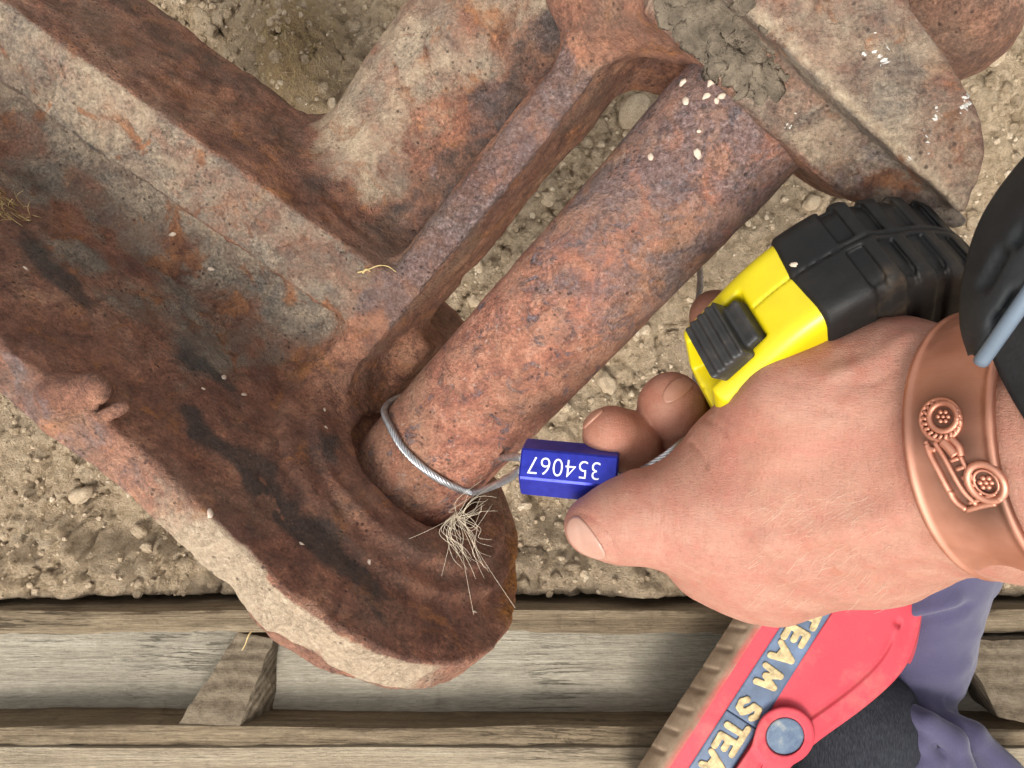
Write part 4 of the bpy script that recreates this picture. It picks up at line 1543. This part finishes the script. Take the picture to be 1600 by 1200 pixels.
def sd_lever(q):
    c = A3(-3.14, 0.12, 1.22)
    r = q - c
    ang = R(34)
    x = r[:, 0] * math.cos(ang) - r[:, 2] * math.sin(ang)
    z = r[:, 0] * math.sin(ang) + r[:, 2] * math.cos(ang)
    rib = 0.05 * np.cos(x * 2 * math.pi / 0.29)
    b = rbox(np.stack([x, r[:, 1], z + rib * (z < 0)], -1), (0, 0, 0), (0.58, 0.92, 0.32), 0.10)
    stem = rbox(np.stack([x, r[:, 1], z], -1), (0.45, 0, 0.5), (0.55, 0.7, 0.5), 0.1)
    return smin(b, stem, 0.1)


V, q, _ = surf(sd_lever, (-5.0, -1.8, -0.6), (-1.4, 1.8, 3.2), 0.05)
make('lock_lever', tworld(V), q, MAT['lever'], tape)
hp = trace(lambda p: sd_rubber(tloc(p)), 1241, 413)
if hp is not None:
    V, f = blob(hp, A3(0.13, 0.08, 0.06), -tH, 0.5, 4, 1, 0.4)
    tag(make('wood_chip', V, f, MAT['crumb']), 'tiny pale chip stuck on the black rubber of the tape measure', 'chip')

# ================================================================== CABLE SEAL
seal = empty('cable_seal', W(Pc(888, 738, 28.4)), 'blue hexagonal numbered seal on a twisted steel cable looped round the shaft', 'cable seal')
s0 = Pc(818, 728, 27.0); s1 = Pc(966, 742, 26.4)
sx = unit(s1 - s0)
sz = unit(A3(0, 0, 1) - sx * sx[2]); sy = np.cross(sz, sx)      # sy points up in the picture
RH = 0.98
ROLL = R(-12)
V = []
f = []
stations = [(0.0, RH - 0.06), (0.05, RH), (1, RH), (1, RH - 0.06)]
Ls_ = np.linalg.norm(s1 - s0)
xs_ = [0.0, 0.06, Ls_ - 0.06, Ls_]
for xk, (_, rk) in zip(xs_, stations):
    for k in range(6):
        for dlt in (-0.05, 0.05):
            t_ = ROLL + R(90) + k * R(60) + R(30) + dlt
            rr = rk * (math.cos(R(30)) / math.cos(((t_ - ROLL - R(90) - R(30) - k * R(60))) - R(0)) if False else 1)
            V.append(s0 + sx * xk + rr * (math.cos(t_) * sy + math.sin(t_) * sz))
for i in range(3):
    for k in range(12):
        f.append((i * 12 + k, i * 12 + (k + 1) % 12, (i + 1) * 12 + (k + 1) % 12, (i + 1) * 12 + k))
f.append(tuple(range(11, -1, -1))); f.append(tuple(36 + k for k in range(12)))
seal_body = make('seal_body', np.array(V), f, MAT['blue'], seal, False)

# digits on the face that turns towards the camera (they read upside down in the picture)
nrm_ang = None
best = -9
for k in range(6):
    t_ = ROLL + R(90) + k * R(60) + R(60)
    n_ = math.cos(t_) * sy + math.sin(t_) * sz
    if n_[2] > best:
        best = n_[2]; nf = n_
dig = bpy.data.curves.new('digits', 'FONT')
dig.body = '354067'
dig.align_x = 'CENTER'; dig.align_y = 'CENTER'
dig.size = 0.0088
dig.space_character = 1.05
dig.extrude = 0.00006
dig.offset = -0.00012
dobj = bpy.data.objects.new('digits', dig)
col.objects.link(dobj)
dg = bpy.context.evaluated_depsgraph_get()
dme = bpy.data.meshes.new_from_object(dobj.evaluated_get(dg))
bpy.data.objects.remove(dobj)
co = np.array([v.co for v in dme.vertices]) * 100
apo = RH * math.cos(R(30))
fc_ = s0 + sx * (Ls_ * 0.46) + nf * (apo + 0.022)
tx = -sx
ty = np.cross(nf, tx)
Vd = fc_ + co[:, :1] * tx * 0.92 + co[:, 1:2] * ty + co[:, 2:] * nf
make('serial_number', Vd, [tuple(p.vertices) for p in dme.polygons], MAT['white'], seal_body, False)


def cable(pts, r=0.105, n=260, strands=6, pitch=1.15):
    """strands laid round a core"""
    P = spline(pts, n)
    tg = np.gradient(P, axis=0); sl = np.linalg.norm(tg, axis=1); tg /= sl[:, None]
    arc = np.concatenate([[0], np.cumsum(np.linalg.norm(np.diff(P, axis=0), axis=1))])
    nr = unit(np.cross(tg[0], A3(0.3, 0.2, 1)))
    Ns = []
    for i in range(n):
        nr = unit(nr - (nr @ tg[i]) * tg[i]); Ns.append(nr)
    Ns = np.array(Ns); Bs = np.cross(tg, Ns)
    out = [tube(P, r * 0.75, 6)]
    for k in range(strands):
        ph = 2 * math.pi * k / strands + arc * 2 * math.pi / pitch
        out.append(tube(P + r * 0.92 * (np.cos(ph)[:, None] * Ns + np.sin(ph)[:, None] * Bs), r * 0.56, 6))
    return join(out)


rc = 0.155
arcpx = [(612, 622), (606, 642), (614, 668), (634, 700), (664, 730), (700, 752), (734, 764)]
arc3 = []
for x, y in arcpx:
    h_ = hit(shaft, x, y, rc)
    arc3.append(h_[0] if h_ is not None else None)
lft = Pc(611, 612, 33.0)
arc3 = [x for x in arc3 if x is not None]
# noose: seal -> over the shaft -> back underneath to the seal
uu, vv2, aa2 = Finv(arc3[0])
under = []
ue, ve, ae = Finv(arc3[-1])
for t_ in np.linspace(0.15, 0.9, 7):
    ang0 = math.atan2(vv2, uu); ang1 = math.atan2(ve, ue)
    if ang0 < 0:
        ang0 += 2 * math.pi
    an_ = ang0 + (ang1 + 2 * math.pi - ang0) * t_
    under.append(F(np.array((2.6 + rc) * math.cos(an_)), np.array((2.6 + rc) * math.sin(an_)), np.array(aa2 + (ae - aa2) * t_)))
_d = -arc3[-1][2]
noose = [s0 + sx * 0.3 - sy * 0.15 + sz * 0.1, s0 - sx * 0.1 - sy * 0.15 + sz * 0.1, Pc(797, 746, _d + (27.0 - _d) * 0.72), Pc(771, 759, _d + (27.0 - _d) * 0.36)] + arc3[::-1] + under[:5] + [s0 - sx * 0.35 + sy * 0.25 - sz * 0.35, s0 + sx * 0.3 + sy * 0.25 - sz * 0.2]
cb = cable(noose, n=420)
tail = [s1 - sx * 0.4 + sz * 0.1, s1 + sx * 0.4 + sz * 0.1, Pc(1026, 722, 25.6), Pc(1064, 694, 25.9), Pc(1086, 668, 28.6), Pc(1088, 580, 30.5), Pc(1089, 500, 31.5), Pc(1093, 420, 33.0), Pc(1060, 400, 34.0), Pc(980, 440, 35.2)]
cb2 = cable(tail, n=300)
V, f = join([cb, cb2])
make('cable', V, f, MAT['wire'], seal)

# ================================================================== SHOE, SOCK, TROUSERS
sO = Pc(1215, 985, 46.5)
pxc = FPX / 46.5
lx, hx = A3(-0.545, -0.838, 0), A3(0.838, -0.545, 0)      # towards the heel, towards the ankle
DW = unit(A3(0, 0, -1.0) + 0.5 * hx)
lk = np.array([-14, -12, -9, -6.5, -5.0, -3.6, -2.4, -1.0, 1.0, 3.0, 4.6, 7.0, 10, 13, 15])
tk = np.array([2.6, 3.6, 5.2, 6.5, 7.2, 7.7, 7.9, 7.7, 7.1, 6.3, 5.6, 5.1, 5.0, 5.2, 5.2])
_lf = np.linspace(-16, 17, 400)
_tf = np.convolve(np.pad(np.interp(_lf, lk, tk), 24, mode='edge'), np.hanning(49) / np.hanning(49).sum(), 'valid')


def htop(l):
    return np.interp(l, _lf, _tf)


def shoe_pt(l, h, lift=0.0, side=0):
    """point on the near flank (side 0) or the far flank (side 1)"""
    l = np.asarray(l, float); h = np.asarray(h, float)
    l, h = np.broadcast_arrays(l, h)
    w = np.where(h < -0.9, 0.75 * np.maximum(-0.9 - h, 0) ** 1.6, 0) - 0.05 * np.exp(-((h + 0.5) / 0.8) ** 2)
    w = w + 0.055 * np.maximum(h - 2.0, 0) ** 1.75
    w = w + 0.016 * np.maximum(-l - 4, 0) ** 2.2 + 0.010 * np.maximum(l - 6, 0) ** 2.2
    w = w - lift
    if side:
        w = 10.2 - w
    return sO + l[..., None] * lx + h[..., None] * hx + w[..., None] * DW


clog = empty('clog_shoe', W(sO + lx * 2 + DW * 10), 'coral red foam clog with navy lettered side band on the kneeling foot', 'shoe')


def patch(name, l0, l1, nl, hfun0, hfun1, nh, mat, parent, lift=0.0, thick=0.4, side=0, disp=None, attrs=None):
    l = np.linspace(l0, l1, nl)
    t_ = np.linspace(0, 1, nh)
    h0 = np.broadcast_to(hfun0(l) if callable(hfun0) else hfun0, l.shape); h1 = np.broadcast_to(hfun1(l) if callable(hfun1) else hfun1, l.shape)
    H = h0[:, None] + (h1 - h0)[:, None] * t_[None]
    Lg = np.repeat(l[:, None], nh, 1)
    lf = np.full(H.shape, float(lift))
    if disp is not None:
        lf = lf + disp(Lg, H)
    G = shoe_pt(Lg, H, lf, side)
    Nn = grid_normals(G)
    if (Nn[nl // 2, nh // 2] @ DW) * (1 if side == 0 else -1) > 0:
        Nn = -Nn
    V, q = slab(G, Nn, thick)
    at = attrs(Lg, H) if attrs else None
    if at is not None:
        at = {k: np.concatenate([x.ravel(), x.ravel()]) for k, x in at.items()}
    return make(name, V, q, mat, parent, attrs=at)


def up_disp(L, H):
    e = htop(L) - H
    lip = 0.16 * ss(1.55 - e, 0, 0.25) * ss(L, -4.6, -2.6)
    lip = lip + 0.10 * np.exp(-((e - 0.25) / 0.25) ** 2)
    seam = -0.10 * np.exp(-((e - 1.65) / 0.14) ** 2) * ss(L, -4.8, -2.6)
    hole = -0.4 * np.exp(-(((L + 4.3) / 0.17) ** 4 + ((H - 5.9) / 0.24) ** 4))
    return lip + seam + hole


patch('upper', -14, 15, 150, 2.2, htop, 70, MAT['red_foam'], clog, 0.0, 0.5, 0, up_disp)
patch('upper', -14, 15, 60, -0.9, htop, 40, MAT['red_foam'], clog, 0.0, 0.5, 1)
patch('foxing', -14, 15, 120, -1.05, 0.02, 12, MAT['red_foam'], clog, 0.06, 0.5, 0)


def sole_disp(L, H):
    g = np.zeros(L.shape)
    for k in range(16):
        l0 = -12 + k * 1.5
        g = g - 0.22 * np.exp(-(((L - l0) + 0.55 * (H + 2.4)) / 0.16) ** 2) * ss(-H, 1.5, 1.9)
    return g + 0.05 * np.sin(L * 0.9)


patch('sole', -14, 15, 260, -2.8, -0.95, 50, MAT['sole'], clog, 0.16, 0.5, 0, sole_disp, attrs=lambda L, H: dict(clean=ss(H, -1.5, -0.98)))
# underside and far flank of the sole, top of the vamp
l = np.linspace(-14, 15, 60)
G = np.stack([shoe_pt(l, -2.75, 0.0, 0) * (1 - t_) + shoe_pt(l, -2.75, 0.0, 1) * t_ for t_ in np.linspace(0, 1, 8)], 1)
V, q = gridmesh(G)
make('sole', V, q, MAT['sole'], clog, attrs=dict(clean=np.zeros(len(V))))
patch('sole', -14, 15, 60, -2.9, -0.9, 12, MAT['sole'], clog, 0.1, 0.4, 1, attrs=lambda L, H: dict(clean=0 * H))
l = np.linspace(-14, -2.6, 50)
G = np.stack([shoe_pt(l, htop(l) - 0.1) * (1 - t_) + shoe_pt(l, htop(l) - 0.1, 0, 1) * t_ + hx * 0.7 * math.sin(math.pi * t_) for t_ in np.linspace(0, 1, 20)], 1)
V, q = gridmesh(G)
make('upper', V, q, MAT['red_foam'], clog)
bands = []
for l0, l1 in ((-14, 5.66), (5.72, 15)):
    bands.append(patch('side_band', l0, l1, 120, 0.04, lambda l: 2.18 + 0.02 * l, 14, MAT['navy'], clog, 0.10, 0.35, 0))

STROKES = {
    'T': [[(-.40, .5), (.40, .5)], [(0, .5), (0, -.5)]],
    'E': [[(.32, .5), (-.30, .5), (-.30, -.5), (.34, -.5)], [(-.30, 0), (.22, 0)]],
    'A': [[(-.42, -.5), (0, .5), (.42, -.5)], [(-.24, -.16), (.24, -.16)]],
    'M': [[(-.50, -.5), (-.36, .5), (0, -.22), (.36, .5), (.50, -.5)]],
    'S': [[(.32, .36), (.10, .52), (-.24, .44), (-.26, .14), (.08, 0), (.30, -.20), (.18, -.48), (-.14, -.52), (-.36, -.34)]],
}


def letter(ch, l0, hc, size, rot=0.0):
    segs = []
    for st in STROKES[ch]:
        pts = np.array(st)
        for a, b in zip(pts[:-1], pts[1:]):
            segs.append((A3(a[0], a[1], 0) * size, A3(b[0], b[1], 0) * size))
    rad = 0.165 * size

    def f(q):
        d2 = np.min(np.stack([rcone(np.column_stack([q[:, :2], np.zeros(len(q))]), a, b, rad * 1.0, rad * 1.12) for a, b in segs]), 0)
        return smax(d2, np.abs(q[:, 2]) - 0.12, 0.06)
    V, q, _ = surf(f, (-1.2 * size, -1.0 * size, -0.35), (1.2 * size, 1.0 * size, 0.35), 0.055, 8)
    c_, s_ = math.cos(rot), math.sin(rot)
    X = V[:, 0] * c_ - V[:, 1] * s_; Y = V[:, 0] * s_ + V[:, 1] * c_
    P = shoe_pt(l0 + X, hc + Y, 0.10 + V[:, 2])
    return make('letter', P, q, MAT['cream'], bands[0] if l0 < 5.7 else bands[1])


for ch, l0, r_ in (('T', -1.72, .1), ('E', -0.36, .06), ('A', 1.02, -.10), ('M', 2.66, .06), ('S', 4.92, 0), ('T', 6.42, 0), ('E', 7.46, .05), ('A', 8.82, -.06), ('M', 10.4, .05)):
    letter(ch, l0, 1.10 + 0.01 * l0, 1.18 if ch != 'M' else 1.12, r_)

# heel strap with its rivet
def strap_h(l):
    return 3.75 - 0.02 * (l - 5)


def sd_strap(q):      # q = (l, h, lift)
    ringd = smax(np.hypot(q[:, 0] - 5.05, q[:, 1] - 3.85) - 1.78, np.abs(q[:, 2] - 0.42) - 0.30, 0.18)
    bar = smax(smax(np.abs(q[:, 1] - strap_h(q[:, 0])) - 1.25, np.maximum(5.0 - q[:, 0], q[:, 0] - 14), 0.1), np.abs(q[:, 2] - 0.36) - 0.26, 0.18)
    d = smin(ringd, bar, 0.5)
    d = smax(d, -smax(np.hypot(q[:, 0] - 5.05, q[:, 1] - 3.85) - 1.16, 0.5 - q[:, 2], 0.08), 0.05)
    groove = np.maximum(np.abs(q[:, 1] - 3.6) - 0.07, np.maximum(7.2 - q[:, 0], 0.52 - q[:, 2]))
    return smax(d, -groove, 0.08)


V, q, _ = surf(sd_strap, (2.8, 1.5, -0.2), (14.5, 6.0, 1.2), 0.085)
strap_o = make('heel_strap', shoe_pt(V[:, 0], V[:, 1], V[:, 2]), q[:, ::1], MAT['red_foam'], clog)


def sd_cap(q):
    r = np.hypot(q[:, 0] - 5.05, q[:, 1] - 3.85)
    return smax(r - 1.13, q[:, 2] - 0.72 + 0.05 * r * r, 0.12)


V, q, _ = surf(lambda q_: np.maximum(sd_cap(q_), 0.3 - q_[:, 2]), (3.6, 2.4, 0.1), (6.5, 5.3, 1.0), 0.06)
make('rivet', shoe_pt(V[:, 0], V[:, 1], V[:, 2]), q, MAT['rivet'], strap_o)

# sock (ankle inside the clog) and trouser leg
def sd_sock(p):
    d = rcone(p, Pc(1290, 1250, 51.0), Pc(1330, 1120, 51.5), 3.6, 3.9)
    d = smin(d, rcone(p, Pc(1330, 1120, 51.5), Pc(1240, 1010, 52.5), 3.9, 3.0), 1.5)
    d = smin(d, rcone(p, Pc(1325, 1130, 51.2), Pc(1362, 1145, 51.2), 3.3, 2.8), 1.2)
    return d


V, q, nn = surf(sd_sock, (12, -36, -58), (30, -14, -42), 0.3, 8)
V = V + nn * (0.10 * fbm(V / 1.6, 2, 140))[:, None]
make('sock', V, q, MAT['sock'], person)


def sd_trouser(p):
    d = rcone(p, Pc(1390, 1085, 54.0), Pc(1416, 1005, 54.0), 3.7, 4.15)
    d = smin(d, rcone(p, Pc(1416, 1005, 54.0), Pc(1440, 860, 50.5), 4.15, 4.5), 1.2)
    d = smin(d, rcone(p, Pc(1440, 860, 50.5), Pc(1462, 800, 48.5), 4.5, 4.5), 1.2)
    # bunched hem
    for pts, rr in (([(1396, 1108, 49.6), (1442, 1122, 48.6), (1490, 1156, 48.4), (1512, 1230, 48.4)], 0.75),
                    ([(1398, 1142, 49.4), (1432, 1154, 48.8), (1458, 1188, 48.8), (1464, 1260, 48.8)], 0.7),
                    ([(1396, 1180, 49.0), (1420, 1198, 48.8), (1424, 1270, 49.2)], 0.7),
                    ([(1450, 1112, 50.4), (1520, 1150, 49.6), (1600, 1235, 49.6)], 0.9)):
        ln = [(Pc(*x), rr) for x in pts]
        d = smin(d, chain(p, ln, 0.4), 0.35)
    d = smin(d, rcone(p, Pc(1452, 1160, 52.5), Pc(1500, 1280, 52.5), 2.8, 3.6), 0.8)
    return d


V, q, nn = surf(sd_trouser, (14, -36, -58), (40, 6, -30), 0.28)
fold = 0.22 * fbm(np.column_stack([V[:, 0] / 2.6 + V[:, 1] / 9, V[:, 1] / 3.4, V[:, 2] / 4]), 3, 150)
for pts, wdt, amp in (([(1405, 965), (1440, 950), (1490, 935)], 0.55, 0.45), ([(1400, 985), (1450, 968), (1510, 950)], 0.5, -0.3), ([(1520, 1080), (1480, 1095), (1440, 1105)], 0.7, -0.3), ([(1515, 1040), (1470, 1060), (1430, 1066)], 0.7, 0.15)):
    s3 = [trace(sd_trouser, x, y, 30, 60) for x, y in pts]
    s3 = [x for x in s3 if x is not None]
    if len(s3) < 2:
        continue
    ln = spline(s3, 8)
    d = np.min(np.stack([rcone(V, a, b, 0, 0) for a, b in zip(ln[:-1], ln[1:])]), 0)
    fold = fold + amp * np.exp(-(d / wdt) ** 2)
V = V + nn * fold[:, None]
make('trouser_leg', V, q, MAT['cloth'], person)

# ================================================================== SMALL LITTER
def wisp(objs, pts, r, lift=0.05):
    P = []
    for x, y in pts:
        best_ = None
        for o_ in objs:
            h_ = hit(o_, x, y, lift)
            if h_ is not None and (best_ is None or h_[0][2] > best_[2]):
                best_ = h_[0]
        if best_ is not None:
            P.append(best_)
    return strand(P, r) if len(P) > 2 else None


castobjs = list(cast.values()) + [shaft]
s_ = [wisp(castobjs, [(560, 425), (575, 421), (590, 417), (605, 418), (618, 425)], 0.035, 0.06), wisp(castobjs, [(568, 426), (574, 420), (580, 424)], 0.05, 0.07)]
V, f = join([x for x in s_ if x])
tag(make('straw', V, f, MAT['straw']), 'short dry straw lying across the narrow iron arm', 'straw')
p0 = hit(cast['flange'], 392, 985)
p0 = p0[0] if p0 is not None else Pc(392, 985, 26.5)
V, f = strand([p0 + A3(0.05, 0.0, 0), p0 + A3(-0.05, -0.15, 0.1), p0 + A3(-0.2, -0.5, 0), p0 + A3(-0.38, -0.75, -0.2)], 0.03)
tag(make('straw', V, f, MAT['straw']), 'thin straw poking out below the pale plate edge', 'straw')

# tuft of pale hair caught at the foot of the shaft
hs_ = []
base = hit(shaft, 724, 805, 0.08)
base = Pc(714, 806, 29.6)
for k in range(24):
    sd_ = rng.normal() * 0.5
    e = A3(0.55 + sd_ * 0.9, -rng.uniform(0.7, 2.4), rng.uniform(-0.1, 0.6))
    b1 = base + A3(rng.normal() * .16, rng.normal() * .12 + 0.1, 0.05 + rng.uniform(0, .15))
    m1 = b1 + e * 0.35 + A3(-0.25 + sd_ * 0.5 + rng.normal() * .12, -0.05, 0.30)
    m2 = b1 + e * 0.75 + A3(-0.12 + rng.normal() * .15, rng.normal() * .06, 0.25)
    hs_.append(tube(spline([b1, m1, m2, b1 + e], 16), np.linspace(0.010, 0.004, 16), 4))
for k in range(14):
    e = A3(rng.uniform(0.5, 1.6), rng.uniform(0.4, 1.5), rng.uniform(0.0, 0.5))
    b1 = base + A3(rng.normal() * .15, rng.normal() * .12, 0.1)
    m1 = b1 + e * 0.4 + A3(rng.normal() * .2, rng.normal() * .2, 0.3)
    hs_.append(tube(spline([b1, m1, b1 + e], 14), np.linspace(0.009, 0.004, 14), 4))
for tgt in ((620, 850), (690, 900), (805, 950), (740, 960)):
    e = Pc(*tgt, 29) - base
    hs_.append(tube(spline([base, base + e * 0.5 + A3(0, 0, 0.3), base + e], 14), 0.006, 4))
V, f = join(hs_)
tag(make('hair_tuft', V, f, MAT['hair']), 'wispy tuft of cream animal hair caught at the lower end of the shaft', 'hair tuft')

# moss of dry grass at the left edge
tf = []
for k in range(240):
    x, y = rng.uniform(-35, 52), rng.uniform(262, 345)
    h_ = None
    for nm in ('beam', 'side_plate', 'tube', 'lug'):
        if h_ is None:
            h_ = hit(cast[nm], x, y)
    if h_ is None:
        continue
    p0 = h_[0]
    e = A3(rng.normal() * .3, rng.normal() * .3, rng.uniform(0.1, 0.5))
    tf.append(tube(spline([p0, p0 + e * 0.6 + A3(0, 0, .15), p0 + e * 1.2], 6), np.linspace(0.018, 0.008, 6), 4))
if tf:
    V, f = join(tf)
    tag(make('dry_moss', V, f, MAT['straw']), 'clump of dry yellow moss on the beam at the left edge', kind='stuff')

# fuzzy dry grass on the hummock
tf = []
c1 = Pc(445, 70, 55)
for k in range(2600):
    x = c1[0] + rng.normal() * 2.0; y = c1[1] + rng.normal() * 3.2
    z = GZ + float(0)
    tf.append((x, y))
tf = np.array(tf)
hz = ground_h(tf[:, 0], tf[:, 1])
bl = []
for (x, y), z in zip(tf, hz):
    e = A3(rng.normal() * .25 + 0.12, rng.normal() * .25 - 0.3, rng.uniform(0.05, 0.35))
    p0 = A3(x, y, GZ + z - 0.05)
    s_ = 0.012 + 0.01 * rng.random()
    side = unit(np.cross(e, A3(0, 0, 1))) * s_
    bl.append((np.array([p0 - side, p0 + side, p0 + e]), [(0, 1, 2)]))
V, f = join(bl)
tag(make('dry_grass', V, f, MAT['straw'], smooth=False), 'matted dry grass fibres on the brown hummock above the beam', kind='stuff')

p0 = on_ground(914, 940)
V, f = blob(p0 + A3(0, 0, 0.25), A3(0.35, 0.22, 0.1), A3(0.2, 0.3, 1), 0.5, 6, 1, 0.45)
tag(make('plastic_flake', V, f, MAT['blue_bit'], smooth=False), 'tiny blue plastic flake on the soil below the thumb', 'flake')
